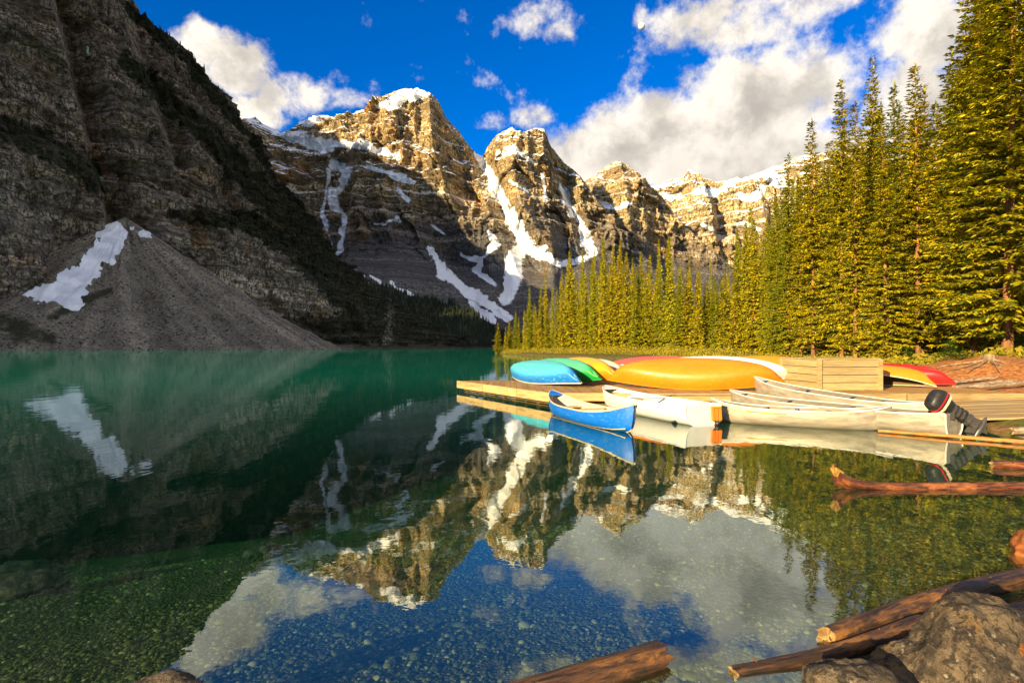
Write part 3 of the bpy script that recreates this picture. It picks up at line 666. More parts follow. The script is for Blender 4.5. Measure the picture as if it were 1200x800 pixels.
# undergrowth along the forest edge (stuff)
def leaf_cloud(name, centres, sizes, n, leaf, material):
    tot = len(centres) * n; c = np.repeat(np.array(centres), n, 0); s = np.repeat(np.array(sizes), n, 0)
    o = RNG.normal(0, .42, (tot, 3)) * s; o[:, 2] = np.abs(o[:, 2])
    p = c + o; d1 = RNG.normal(0, 1, (tot, 3)); d1 /= np.linalg.norm(d1, axis=1)[:, None]; d2 = np.cross(d1, RNG.normal(0, 1, (tot, 3))); d2 /= np.linalg.norm(d2, axis=1)[:, None]
    l = leaf * RNG.uniform(.6, 1.3, (tot, 1))
    co = np.stack([p - d1 * l, p + d2 * l * .45, p + d1 * l, p - d2 * l * .45], 1).reshape(-1, 3)
    return link(name, mesh_np(name, co, np.arange(tot * 4).reshape(-1, 4)), material)
cs, ss = [], []
for _ in range(1500):
    a = random.uniform(585, 1230); dmin = float(np.interp(a, [583, 600, 650, 700, 760, 820, 870, 930, 1000, 1100, 1230], [147, 134, 112, 95, 80, 62, 44, 32, 25.5, 24.5, 22]))
    D = dmin + random.random() ** 1.3 * 16; x = (a - CX) / F * D
    if inside(np.array([x]), np.array([D]), LAND)[0]:
        h = random.uniform(.35, 1.0) * (1.3 if D > 60 else .7); cs.append((x, D, float(land_h(np.array([x]), np.array([D]))[0]))); ss.append((h * 1.5, h * 1.5, h))
u = leaf_cloud('undergrowth', cs, ss, 60, .12, M_BUSH); tag(u, 'low yellow-green undergrowth at the foot of the spruces', 'undergrowth', kind='stuff')

# dark conifers far off in the shade (stuff)
def far_conifers(name, pts, material):
    V, Fc = [], []
    pts = np.array(pts); N = len(pts); k = 5
    lay = [(0.06, .50, .48), (.30, .38, .70), (.52, .27, .86), (.70, .18, 1.0)]
    ang = np.arange(k) * 2 * math.pi / k
    for (z0, r0, z1) in lay:
        ph = RNG.uniform(0, 6.28, (N, 1)); rr_ = pts[:, 4:5] * r0 * RNG.uniform(.7, 1.3, (N, k))
        ring = np.stack([pts[:, 0:1] + np.cos(ang + ph) * rr_, pts[:, 1:2] + np.sin(ang + ph) * rr_, pts[:, 2:3] + pts[:, 3:4] * (z0 + RNG.uniform(-.03, .03, (N, k)))], -1)
        tip = np.stack([pts[:, 0], pts[:, 1], pts[:, 2] + pts[:, 3] * z1], -1)[:, None]
        off = sum(v.shape[0] for v in V); blk = np.concatenate([ring, tip], 1).reshape(-1, 3); V.append(blk)
        b = off + np.arange(N)[:, None] * (k + 1)
        for i in range(k): Fc.append(np.concatenate([b + i, b + (i + 1) % k, b + k], 1))
    return link(name, mesh_np(name, np.concatenate(V), np.concatenate(Fc)), material)
pts = []
ii = RNG.integers(1, 40, 4600); jj = RNG.integers(0, 160, 4600)
for a, b in zip(ii, jj):
    if Zs[a, b] > 1: hh_ = random.uniform(11, 19); pts.append((Xs[a, b] + random.uniform(-3, 3), Ys[a, b] + random.uniform(-4, 4), Zs[a, b] - 1, hh_, hh_ * .28))
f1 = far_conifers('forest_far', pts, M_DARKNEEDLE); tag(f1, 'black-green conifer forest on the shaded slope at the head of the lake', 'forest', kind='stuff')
pts = []; vv_ = np.argwhere(veg > .42); RNG.shuffle(vv_)
for a, b in vv_[:3200]:
    hh_ = random.uniform(4, 8.5); pts.append((Xl[a, b], Yl[a, b], Zl[a, b] - 1.0, hh_, hh_ * .3))
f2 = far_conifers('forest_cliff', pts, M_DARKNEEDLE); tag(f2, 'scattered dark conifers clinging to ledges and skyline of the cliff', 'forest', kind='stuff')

# ------------------------------------------------------------------ wood, paint and metal
def wood_mat(name, a, b, axis='x', scale=3.0, grain=28.0):
    m, t = mat(name); tc = t.n('ShaderNodeTexCoord').outputs['Object']; oi = t.n('ShaderNodeObjectInfo').outputs['Random']
    k = {'x': (.08, 1, 1), 'y': (1, .08, 1), 'z': (1, 1, .08)}[axis]
    v = t.v('ADD', t.v('MULTIPLY', tc, k), t.comb(t.m('MULTIPLY', oi, 37.0), oi, oi)); n = t.noise(v, grain, 5, .6, .4); n2 = t.noise(v, scale, 5, .6)
    c = t.mix(t.ramp(t.m('ADD', t.m('MULTIPLY', n, .5), t.m('MULTIPLY', n2, .5)), .34, .66), a, b)
    c = t.mix(t.ramp(oi, 0, 1, 0, .35), c, t.mix(1, c, (.72, .70, .66), 'MULTIPLY'))
    c = t.mix(t.ramp(n2, .58, .72, 0, .5), c, (.09, .065, .04))
    t.out(t.shade(c, .75, t.bump(n, .004, .6), .25)); return m
M_DECK = wood_mat('deck_boards', (0.24, 0.125, 0.035), (0.46, 0.27, 0.085), 'y')
M_FASCIA = wood_mat('weathered_fascia', (0.22, 0.145, 0.06), (0.46, 0.335, 0.155), 'x')
M_CRATE = wood_mat('pale_timber', (0.25, 0.185, 0.08), (0.45, 0.345, 0.165), 'x')
M_DARKWOOD = wood_mat('wet_timber', (0.07, 0.045, 0.02), (0.19, 0.12, 0.05), 'x')
def paint_mat(name, c1, scuff=(.7, .75, .75), amt=.35, rough=.38, keel=None):
    m, t = mat(name); tc = t.n('ShaderNodeTexCoord').outputs['Object']
    n = t.noise(t.v('MULTIPLY', tc, (.5, 2.2, 2.2)), 9.0, 8, .7); n2 = t.noise(tc, 1.6, 4, .6); n3 = t.noise(t.v('MULTIPLY', tc, (1, 6, 6)), 26.0, 3, .6)
    c = t.mix(t.ramp(n2, .3, .7), c1, t.mix(1, c1, (1.18, 1.18, 1.18), 'MULTIPLY'))
    if keel: c = t.mix(t.ramp(t.m('ADD', t.sep(tc)[2], t.m('MULTIPLY', t.m('SUBTRACT', n, .5), .35)), .26, .02), c, keel)
    sc = t.m('MULTIPLY', t.ramp(t.m('ADD', t.m('MULTIPLY', n, .75), t.m('MULTIPLY', n3, .25)), .56 - .06 * amt, .70), amt)
    c = t.mix(sc, c, scuff); c = t.mix(t.ramp(n2, .62, .8, 0, .25), c, t.mix(1, c, (.6, .55, .5), 'MULTIPLY'))
    t.out(t.shade(c, t.ramp(n, .3, .7, rough - .08, rough + .22), t.bump(n, .003, .3), .4)); return m
P_TEAL = paint_mat('turquoise_paint', (0.002, 0.125, 0.42), (.34, .62, .62), .60, .38, (0.06, 0.37, 0.45))
P_GREEN = paint_mat('green_paint', (0.006, 0.22, 0.035), (.25, .55, .40), .45, .38, (0.07, 0.36, 0.21))
P_YEL = paint_mat('yellow_paint', (0.46, 0.165, 0.005), (.6, .4, .08), .3, .38, (0.55, 0.30, 0.012))
P_ORA = paint_mat('orange_yellow_paint', (0.48, 0.150, 0.004), (.56, .30, .04), .5)
P_CREAM = paint_mat('cream_paint', (0.50, 0.42, 0.29), (.75, .7, .6), .3)
P_RED = paint_mat('faded_red_paint', (0.42, 0.06, 0.05), (.6, .3, .25), .4)
P_RED2 = paint_mat('bright_red_paint', (0.46, 0.010, 0.010), (.6, .1, .08), .2)
P_BLUE = paint_mat('blue_paint', (0.002, 0.10, 0.44), (.25, .52, .68), .38)
P_SKYBLUE = paint_mat('pale_blue_paint', (0.10, 0.36, 0.52), (.6, .7, .7), .3)
P_WHITE = paint_mat('white_paint', (0.52, 0.52, 0.51), (.36, .32, .26), .2)
P_BEIGE = paint_mat('beige_inside', (0.42, 0.36, 0.26), (.7, .65, .55), .3)
M_PLASTIC = paint_mat('black_cowl', (0.012, 0.012, 0.013), (.1, .1, .1), .5, .38)
m, t = mat('worn_aluminium'); tc = t.n('ShaderNodeTexCoord').outputs['Object']
n = t.noise(t.v('MULTIPLY', tc, (.35, 2, 2)), 6.0, 8, .65); n2 = t.noise(tc, 2.0, 4)
c = t.mix(t.ramp(n, .3, .7), (0.25, 0.215, 0.165), (0.41, 0.37, 0.30)); c = t.mix(t.ramp(n2, .5, .72, 0, .5), c, (.36, .30, .21))
t.out(t.shade(c, t.ramp(n, .3, .7, .34, .55), t.bump(t.m('ADD', n2, t.m('MULTIPLY', n, .3)), .008, .5), .5, Metallic=.35)); M_ALU = m
m, t = mat('shaded_aluminium_inside'); t.out(t.shade(t.mix(t.noise(t.n('ShaderNodeTexCoord').outputs['Object'], 5.0, 6), (.10, .085, .065), (.22, .19, .15)), .6, None, .4, Metallic=.3)); M_ALUIN = m  # inside darkened in colour to stand in for missing shadow between boats
m, t = mat('bright_aluminium_rim'); t.out(t.shade((.62, .60, .56), .35, None, .5, Metallic=.2)); M_ALUTRIM = m
m, t = mat('grey_metal'); t.out(t.shade((.09, .085, .08), .42, None, .5, Metallic=.5)); M_GREYMETAL = m
m, t = mat('dark_shadow_gap'); t.out(t.shade((.03, .025, .02), .9)); M_DARKGAP = m

# ------------------------------------------------------------------ canoes
def canoe_curves(L, B, depth, rise, cut=None, ns=49, stem=.12):
    s = np.linspace(-1, 1 if cut is None else cut, ns); a = np.abs(s)
    w_ = B / 2 * (np.clip(1 - a ** 2.5, 0, 1) ** .72 if stem < .3 else np.clip(1 - a ** 2.1, 0, 1) ** 1.0) + .012
    zg = depth + rise * a ** 3.2; zk = .04 * a ** 4 + (depth + rise) * stem * a ** (11 if stem < .3 else 6)
    return s, w_, zg, zk
def canoe(name, L, B, depth, rise, hull_m, trim_m, inside_m=None, cut=None, thwarts=(-.35, .35), seats=(), decks=None, label='', stripe=None, stem=.12, keel_m=None):
    """bow towards +x, keel down, keel bottom at z = 0"""
    root = empty(name); s, w_, zg, zk = canoe_curves(L, B, depth, rise, cut, stem=stem); ns = len(s); nm = 17
    phi = np.linspace(-math.pi / 2, math.pi / 2, nm)
    def shell(off, floor):
        V = np.zeros((ns, nm, 3))
        for j, f in enumerate(phi):
            q = abs(f) / (math.pi / 2)                           # 1 at the gunwale, 0 at the keel
            yy = np.sign(f) * np.maximum(w_ - off, .004) * (math.sin(q * math.pi / 2) ** .62)
            hrel = 1 - math.cos(q * math.pi / 2) ** .80
            zb = zk + floor; zz = zb + (zg - zb) * hrel
            a = np.abs(s); xx = L / 2 * s * (1 - (.05 + .05 * (stem > .3)) * (1 - hrel) ** 2 * a ** 9) - np.sign(s) * off * a ** 20
            V[:, j] = np.stack([xx, np.broadcast_to(yy, s.shape), zz], -1)
        return V
    fo = grid_faces(ns, nm)
    outer = shell(0, 0); me = mesh_np('hull', outer.reshape(-1, 3), fo[:, ::-1]); me.materials.append(hull_m); me.shade_smooth()
    hull = link('hull', me, None, root)
    inn = shell(.016, .055); me2 = mesh_np('inner_shell', inn.reshape(-1, 3), fo); me2.materials.append(inside_m or hull_m); me2.shade_smooth(); link('inner_shell', me2, None, hull)
    for sd in (0, nm - 1):
        MB().tube(outer[:, sd] + np.array([0, 0, .004]), .017, 6).build('gunwale', trim_m, root, True)
    if cut is not None:
        e = outer[-1]; poly = [tuple(q) for q in e]; b = MB(); n = len(poly)
        b.add(poly + [(q[0] - .03, q[1] * .97, q[2]) for q in poly], [tuple(range(n)), tuple(range(2 * n - 1, n - 1, -1))] + [(i + 1, i, n + i, n + i + 1) for i in range(n - 1)] + [(0, n - 1, 2 * n - 1, n)])
        b.build('transom', hull_m, root)
        MB().tube([q + np.array([.004, 0, 0]) for q in e], .014, 6).build('transom_rim', trim_m, root, True)
    kp = outer[:, nm // 2] - np.array([0, 0, .006]); MB().tube(kp, .010, 6).build('keel_strip', keel_m or trim_m, root, True)
    g = lambda q: (np.interp(q, s, w_), np.interp(q, s, zg))
    for q in thwarts:
        hw, hz = g(q); MB().box((q * L / 2, 0, hz - .02), (.07, 2 * hw - .01, .022), bev=.006).build('thwart', M_CRATE if trim_m is not M_ALUTRIM else M_ALU, root)
    for q in seats:
        hw, hz = g(q); MB().box((q * L / 2, 0, hz - .12), (.24, 2 * hw * .88, .022), bev=.006).build('seat', M_CRATE if trim_m is not M_ALUTRIM else M_ALU, root)
    for sg in ((-1, 1) if cut is None else (-1,)):
        q0 = sg * .86; hw, hz = g(q0); tipz = depth + rise
        b = MB(); hm, zm = g(sg * .93)
        b.add([(q0 * L / 2, -hw, hz + .012), (q0 * L / 2, hw, hz + .012), (sg * .93 * L / 2, hm, zm + .014), (sg * .995 * L / 2, 0, tipz + .014), (sg * .93 * L / 2, -hm, zm + .014)],
              [(0, 1, 2, 3, 4) if sg > 0 else (4, 3, 2, 1, 0)])
        b.add([(q0 * L / 2, -hw, hz - .010), (q0 * L / 2, hw, hz - .010), (q0 * L / 2, -hw, hz + .012), (q0 * L / 2, hw, hz + .012)], [(0, 1, 3, 2)])
        b.build('deck_plate', decks or trim_m, root)
    if stripe:
        mt, side, q0, q1, lo, hi = stripe; b = MB(); qq = np.linspace(q0, q1, 12); vs = []
        for q in qq:
            i = np.argmin(np.abs(s - q)); col = outer[i, (nm // 2):] if side > 0 else outer[i, :nm // 2 + 1][::-1]
            for h in (lo, hi):
                zz = zk[i] + (zg[i] - zk[i]) * h; yy = np.interp(zz, col[:, 2], np.abs(col[:, 1])); vs.append((q * L / 2, side * (yy + .006), zz - .008))
        b.add(vs, [(2 * i, 2 * i + 2, 2 * i + 3, 2 * i + 1) if side > 0 else (2 * i, 2 * i + 1, 2 * i + 3, 2 * i + 2) for i in range(11)])
        b.build('hull_stripe', mt, root)
    tag(root, label, 'canoe'); root['_pts'] = 0
    ROOT_PTS[root.name] = outer.reshape(-1, 3)
    del root['_pts']
    return root
ROOT_PTS = {}
def put_float(root, stern, bow, draft=.03, heel=0.0, zb=0.0, pitch=0.0):
    a, b = Vector(stern), Vector(bow); d = b - a; c = (a + b) / 2
    root.location = (c.x, c.y, zb - draft); root.rotation_euler = (heel, pitch, math.atan2(d.y, d.x))
def put_leaning(root, p0, p1, f, rho, z):
    """laid bottom-up with the keel leaning towards horizontal direction f"""
    X = Vector((p1[0] - p0[0], p1[1] - p0[1], 0)).normalized()
    f = Vector((f[0], f[1], 0)); f = (f - X * f.dot(X)).normalized()
    Z = -(f * math.sin(rho) + Vector((0, 0, 1)) * math.cos(rho)); Y = Z.cross(X)
    M = Matrix((X, Y, Z)).transposed()
    P = ROOT_PTS[root.name] @ np.array(M).T
    root.rotation_euler = M.to_euler()
    root.location = ((p0[0] + p1[0]) / 2, (p0[1] + p1[1]) / 2, z - P[:, 2].min() + .02)
DZ = .38
LEFTF = (-.9, -.44)
c = canoe('canoe', 5.1, 1.02, .42, .16, P_TEAL, P_CREAM, label='turquoise canoe lying bottom-up at the outer end of the dock', thwarts=(), stem=.55, keel_m=P_TEAL)
put_leaning(c, (1.72, 17.35), (-.12, 21.5), LEFTF, R(30), DZ)
c = canoe('canoe', 5.0, 1.0, .42, .16, P_GREEN, P_GREEN, label='green canoe lying bottom-up next to the turquoise one', thwarts=(), stem=.55, keel_m=P_GREEN)
put_leaning(c, (2.40, 18.1), (.60, 22.2), LEFTF, R(38), DZ)
c = canoe('canoe', 5.0, 1.0, .42, .16, P_YEL, P_YEL, label='yellow canoe lying bottom-up between the green one and the big orange one', thwarts=(), stem=.55, keel_m=P_YEL)
put_leaning(c, (2.98, 18.1), (1.5, 22.3), LEFTF, R(42), DZ)
c = canoe('canoe', 4.4, .90, .40, .16, P_CREAM, P_WHITE, label='cream canoe showing behind the yellow one on the dock', thwarts=(), stem=.55, keel_m=P_CREAM)
put_leaning(c, (3.72, 19.9), (2.1, 23.6), LEFTF, R(40), DZ)
c = canoe('canoe', 4.6, .95, .40, .16, P_RED, P_CREAM, label='faded red canoe peeking out behind the top of the long orange canoe', thwarts=(), stripe=(P_SKYBLUE, 1, -.66, -.22, .01, .30), stem=.55, keel_m=P_RED)
put_leaning(c, (3.55, 21.8), (7.6, 20.6), (-.3, -.95), R(52), DZ)
c = canoe('canoe', 5.0, 1.10, .48, .17, P_ORA, P_ORA, label='long orange-yellow canoe lying on its side along the front of the dock', thwarts=(), stem=.55, keel_m=P_ORA)
put_leaning(c, (3.30, 17.25), (7.1, 15.75), (-.37, -.93), R(36), DZ)
c = canoe('canoe', 4.8, .98, .44, .17, P_WHITE, P_WHITE, label='white canoe showing as a pale band directly behind the long orange canoe', thwarts=(), stem=.55, keel_m=P_WHITE)
put_leaning(c, (4.6, 19.4), (8.45, 17.6), (-.39, -.92), R(52), DZ)
c = canoe('canoe', 4.8, .98, .44, .17, P_ORA, P_CREAM, label='orange-yellow canoe half hidden by the left side of the wooden crate', thwarts=(), stem=.55, keel_m=P_ORA)
put_leaning(c, (6.7, 20.7), (10.6, 18.9), (-.45, -.9), R(50), DZ)
c = canoe('canoe', 4.4, .95, .42, .17, P_ORA, P_CREAM, M_DARKWOOD, label='orange-yellow canoe sticking out to the right of the wooden crate', thwarts=(-.3, .3), stem=.55, keel_m=P_ORA)  # dark inner skin stands in for the shadow under the hull
put_leaning(c, (9.3, 19.9), (12.75, 16.95), (.55, .83), R(24), DZ)
c = canoe('canoe', 4.4, .92, .40, .16, P_RED2, P_RED2, label='bright red canoe end behind the orange one by the crate', thwarts=(), stem=.55, keel_m=P_RED2)
put_leaning(c, (10.6, 20.6), (13.4, 17.35), (-.6, -.8), R(28), DZ)

# boats in the water
c = canoe('canoe', 3.75, .86, .33, .24, P_BLUE, P_BEIGE, P_BEIGE, label='blue canoe afloat with white waterline and beige inside', thwarts=(.05,), seats=(-.55, .5), decks=P_BLUE, stripe=(P_CREAM, -1, -.93, .93, .13, .17))
put_float(c, (.98, 14.05), (2.26, 10.52))
st = MB()
c = canoe('canoe', 5.2, 1.10, .42, .16, P_WHITE, P_WHITE, P_WHITE, cut=.62, label='white square-stern canoe with an orange lifejacket hung on its stern', thwarts=(-.2,), seats=(.35, -.55))
c.location = (3.40, 13.2, -.03); c.rotation_euler = (0, 0, math.atan2(-3.95, 1.35))
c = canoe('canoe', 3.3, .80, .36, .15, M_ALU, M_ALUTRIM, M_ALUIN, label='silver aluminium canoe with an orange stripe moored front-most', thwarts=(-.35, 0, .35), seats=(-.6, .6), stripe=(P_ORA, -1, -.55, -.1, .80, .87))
put_float(c, (4.42, 12.42), (7.25, 10.95))
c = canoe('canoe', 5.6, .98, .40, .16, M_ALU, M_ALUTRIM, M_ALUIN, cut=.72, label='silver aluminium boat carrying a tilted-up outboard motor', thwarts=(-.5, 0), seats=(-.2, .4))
bx0, bx1 = Vector((5.5, 14.35)), Vector((7.87, 10.25)); dd = (bx1 - bx0).normalized(); ce = bx0 + dd * 2.8
c.location = (ce.x, ce.y, -.03); c.rotation_euler = (0, 0, math.atan2(dd.y, dd.x)); BOAT_DIR = dd; STERN = ce + dd * 2.8 * .72
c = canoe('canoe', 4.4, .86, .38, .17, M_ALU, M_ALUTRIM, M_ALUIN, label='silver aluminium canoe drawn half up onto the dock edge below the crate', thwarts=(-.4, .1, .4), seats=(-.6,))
put_float(c, (6.45, 15.2), (8.55, 11.35), .0, 0, .12, R(4.0))
# lifejacket hung over the white stern
def at_root(root, loc): return Matrix.Translation(root.location) @ root.rotation_euler.to_matrix().to_4x4() @ Vector(loc)

bpy.context.view_layer.update()

# ------------------------------------------------------------------ dock
dock = empty('dock', (1.09, 15.2, 0)); tag(dock, 'low wooden dock with plank deck carrying the overturned canoes', 'dock')
DP = [(-1.97, 20.8), (1.09, 15.2), (13.6, 15.1), (13.6, 22.9)]
def clip_strip(x0, x1):
    f0 = lambda x: np.interp(x, [-1.97, 1.09, 13.6], [20.8, 15.2, 15.1]); f1 = lambda x: np.interp(x, [-1.97, 13.6], [20.8, 22.9])
    lo = [(x0, f0(x0))]
    if x0 < 1.09 < x1: lo.append((1.09, 15.2))
    lo.append((x1, f0(x1))); return lo + [(x1, f1(x1)), (x0, f1(x0))]
x = -1.95; inv = Matrix.Translation((-1.09, -15.2, 0))
while x < 13.55:
    x1 = min(x + .19, 13.6); p = clip_strip(x + .004, x1 - .004); dz = random.uniform(-.004, .004)
    MB().prism(p, DZ - .04 + dz, DZ + dz).build('plank', M_DECK, dock, M=inv); x = x1
def beam(p, q, z0, z1, th, name, mt, par, out=0.0):
    p, q = Vector((p[0], p[1], 0)), Vector((q[0], q[1], 0)); d = (q - p); L = d.length; ang = math.atan2(d.y, d.x)
    nrm = Vector((d.y, -d.x, 0)).normalized(); c = (p + q) / 2 + nrm * (th / 2 + out)
    o = MB().box((0, 0, 0), (L, th, z1 - z0), bev=.006).build(name, mt, par)
    o.location = Vector((c.x, c.y, (z0 + z1) / 2)) - par.location; o.rotation_euler = (0, 0, ang); return o
A_, B_, C_ = Vector((-1.97, 20.8)), Vector((1.09, 15.2)), Vector((13.6, 15.1))
def lerp(a, b, q): return a + (b - a) * q
for k, (q0, q1) in enumerate([(0, .34), (.343, .70), (.703, 1)]): beam(lerp(A_, B_, q0), lerp(A_, B_, q1), .13, DZ + .006, .05, 'fascia_board', M_FASCIA, dock)
for k in range(4): beam(lerp(B_, C_, k / 4 + .002), lerp(B_, C_, (k + 1) / 4 - .002), .17, DZ + .006, .05, 'fascia_board', M_FASCIA, dock)
for k in range(9):
    q = lerp(A_, B_, (k + .2) / 9) + Vector((.30, .16)); r_s = random.uniform(.05, .08)
    MB().tube([(q.x - 1.09, q.y - 15.2, -1.4), (q.x - 1.09, q.y - 15.2, .33)], r_s, 9).build('post', M_DARKWOOD, dock)
for k in range(11):
    q = lerp(B_, C_, (k + .3) / 11) + Vector((0, .30)); MB().tube([(q.x - 1.09, q.y - 15.2, -1.0), (q.x - 1.09, q.y - 15.2, .33)], .07, 9).build('post', M_DARKWOOD, dock)
b_ = beam(A_ + Vector((.2, .1)), B_ + Vector((.2, .12)), .02, .12, .12, 'stringer', M_DARKWOOD, dock, -.14)
b_ = beam(B_ + Vector((.1, .2)), C_ + Vector((-.1, .2)), .02, .12, .12, 'stringer', M_DARKWOOD, dock, -.14)
MB().box((4.6, -.10, DZ - .02), (5.2, .11, .05), bev=.01).build('bumper_rail', M_FASCIA, dock)

# crate
crate = empty('crate', (8.7, 16.1, DZ)); crate.rotation_euler = (0, 0, R(4)); tag(crate, 'pale slatted wooden crate standing on the dock beside the canoes', 'crate')
CW, CDp, CHt = 1.8, 2.0, .88
for i in range(4):
    h = CHt / 4; z0 = i * h + h / 2
    MB().box((CW / 2, .02, z0), (CW - .06, .035, h - .014), bev=.004).build('board', M_CRATE, crate)
    MB().box((CW / 2, CDp - .02, z0), (CW - .06, .035, h - .014), bev=.004).build('board', M_CRATE, crate)
for i in range(4):
    h = CHt / 4; z0 = i * h + h / 2
    for xx in (.02, CW - .02):
        o = MB().box((0, 0, 0), (CDp - .06, .035, h - .014), bev=.004).build('board', M_CRATE, crate); o.location = (xx, CDp / 2, z0); o.rotation_euler = (0, 0, R(90))
for xx in (0, CW):
    for yy in (0, CDp):
        MB().box((xx, yy, CHt / 2), (.10, .10, CHt + .01), bev=.006).build('corner_post', M_FASCIA, crate)
for i in range(8): MB().box((CW / 2, (i + .5) * CDp / 8, CHt + .016), (CW + .06, CDp / 8 - .008, .028), bev=.004).build('lid_board', M_CRATE, crate)
M_SLATSHADE = M_DARKGAP
MB().box((CW / 2, CDp / 2, CHt / 2), (CW - .10, CDp - .10, CHt - .06)).build('inner_shell', M_SLATSHADE, crate)  # dark block added inside, painting the shade seen between the slats

# ------------------------------------------------------------------ outboard motor on the stern
om = empty('outboard_motor', (STERN.x - .10, STERN.y, .43)); tag(om, 'black outboard motor with red and silver bands tilted up on the boat stern', 'motor')
om.rotation_euler = (0, 0, math.atan2(.10, 1.0)); om.scale = (1.02, .92, .96)
# local +x points along the raised shaft towards the propeller
tilt = Matrix.Rotation(R(31), 4, 'Y')
def lathe_box(b, secs, n=14):
    rings = []
    for (x_, hy, hz, zc_) in secs:
        rings.append([(x_, hy * np.sign(math.cos(a)) * abs(math.cos(a)) ** .6, zc_ + hz * np.sign(math.sin(a)) * abs(math.sin(a)) ** .6) for a in [k * 2 * math.pi / n for k in range(n)]])
    vs = [q for r in rings for q in r]; fs = [tuple(range(n - 1, -1, -1)), tuple(range((len(secs) - 1) * n, len(secs) * n))]
    for i in range(len(secs) - 1):
        for k in range(n): fs.append((i * n + k, i * n + (k + 1) % n, (i + 1) * n + (k + 1) % n, (i + 1) * n + k))
    b.add(vs, fs); return b
Mt = Matrix.Translation((.0, 0, .10)) @ tilt
def part(name, secs, mt): return lathe_box(MB(), secs).build(name, mt, om, True, M=Mt)
part('cowl', [(-.41, .04, .06, 0), (-.40, .09, .13, 0), (-.37, .125, .18, 0), (-.30, .145, .205, 0), (-.25, .15, .215, 0)], M_PLASTIC)
part('red_band', [(-.25, .154, .219, 0), (-.230, .154, .219, 0)], P_RED2)
part('cowl_base', [(-.230, .15, .215, 0), (-.19, .15, .212, 0)], M_PLASTIC)
part('silver_band', [(-.19, .154, .216, 0), (-.14, .150, .205, 0)], P_CREAM)
part('neck', [(-.14, .13, .16, 0), (-.06, .11, .14, 0), (0.02, .10, .12, 0)], M_PLASTIC)
part('midsection', [(.02, .085, .115, 0), (.12, .075, .10, 0), (.30, .065, .085, 0), (.42, .06, .08, 0)], M_GREYMETAL)
for q_ in (.10, .20, .30): part('rib', [(q_, .092, .118, 0), (q_ + .018, .092, .118, 0)], M_PLASTIC)
part('collar', [(.42, .085, .11, 0), (.45, .085, .11, 0)], M_GREYMETAL)
part('leg', [(.45, .05, .09, 0), (.62, .042, .10, 0), (.78, .035, .10, 0)], M_GREYMETAL)
MB().box((.58, 0, -.06), (.022, .20, .30), bev=.006).build('cavitation_plate', M_GREYMETAL, om, M=Mt)
part('gearcase', [(.70, .02, .02, .06), (.70, .05, .05, .02), (.70, .05, .05, -.02)], M_GREYMETAL)
bq = MB(); ax = [(.72, 0, .22), (.72, 0, .12), (.72, 0, -.02), (.72, 0, -.16), (.72, 0, -.22)]
bq.tube(ax, [.008, .045, .055, .048, .03], 10).build('gearcase_bullet', M_GREYMETAL, om, True, M=Mt)
for k in range(3):
    a = k * 2.094 + .4; ca, sa = math.cos(a), math.sin(a); b = MB()
    vs = []
    for r_b, wd_, tw in ((.03, .03, .9), (.07, .06, .75), (.11, .065, .6), (.135, .03, .5)):
        for sg in (-1, 1):
            u_ = sg * wd_ * math.cos(tw); zq = sg * wd_ * math.sin(tw)
            vs.append((.72 + ca * r_b - sa * u_, sa * r_b + ca * u_, -.20 + zq))
    b.add(vs, [(0, 1, 3, 2), (2, 3, 5, 4), (4, 5, 7, 6)]); b.build('propeller_blade', M_GREYMETAL, om, M=Mt)
MB().add([(.76, -.008, .10), (.76, .008, .10), (.76, -.008, -.08), (.76, .008, -.08), (.90, -.005, -.06), (.90, .005, -.06)], [(0, 1, 3, 2), (0, 2, 4), (1, 5, 3), (2, 3, 5, 4), (0, 4, 5, 1)]).build('skeg', M_GREYMETAL, om, M=Mt)
MB().box((-.02, 0, -.02), (.14, .16, .22), bev=.01).build('bracket', M_GREYMETAL, om)

# lifejacket on white canoe stern
wst = Vector((3.40, 13.2)) + Vector((1.35, -3.95)).normalized() * 2.6 * .62; wn = Vector((1.35, -3.95)).normalized(); wt = Vector((-wn.y, wn.x))
lj = empty('lifejacket', (wst.x + wn.x * .05 + wt.x * .30, wst.y + wn.y * .05 + wt.y * .30, .36), math.atan2(wn.y, wn.x)); tag(lj, 'orange padded lifejacket hanging over the stern of the white canoe', 'lifejacket')
M_ORFAB = paint_mat('orange_fabric', (0.70, 0.16, 0.012), (.7, .3, .1), .2, .8)
for k in range(3): MB().box((0.0, -.10 + k * .085, -.12), (.045, .060, .30), Matrix.Rotation(R(-6), 3, 'Y'), bev=.018).build('foam_panel', M_ORFAB, lj)
MB().box((0.026, -.015, .02), (.010, .20, .022)).build('strap', P_YEL, lj)
# fender ball on the white stern
fb_ = MB(); lathe_box(fb_, [(-.05, .01, .01, 0), (-.04, .035, .035, 0), (0, .05, .05, 0), (.04, .035, .035, 0), (.05, .01, .01, 0)])
fo_ = fb_.build('fender', M_PLASTIC, None, True); fo_.location = (wst.x + wn.x * .08 + wt.x * .28, wst.y + wn.y * .08 + wt.y * .28, .04); tag(fo_, 'small black fender ball at the waterline of the white stern', 'fender')
# paddle lying in the motor boat
pd = empty('paddle', (6.05, 13.4, .36), math.atan2(dd.y, dd.x)); pd.rotation_euler[1] = R(3); tag(pd, 'orange paddle resting across the thwarts of the aluminium motor boat', 'paddle')
MB().tube([(-.7, 0, 0), (.45, 0, 0)], .014, 8).build('shaft', P_ORA, pd, True)
MB().box((.68, 0, 0), (.48, .16, .018), bev=.008).build('blade', P_ORA, pd)
MB().tube([(-.72, -.05, 0), (-.72, .05, 0)], .016, 8).build('grip', P_ORA, pd, True)

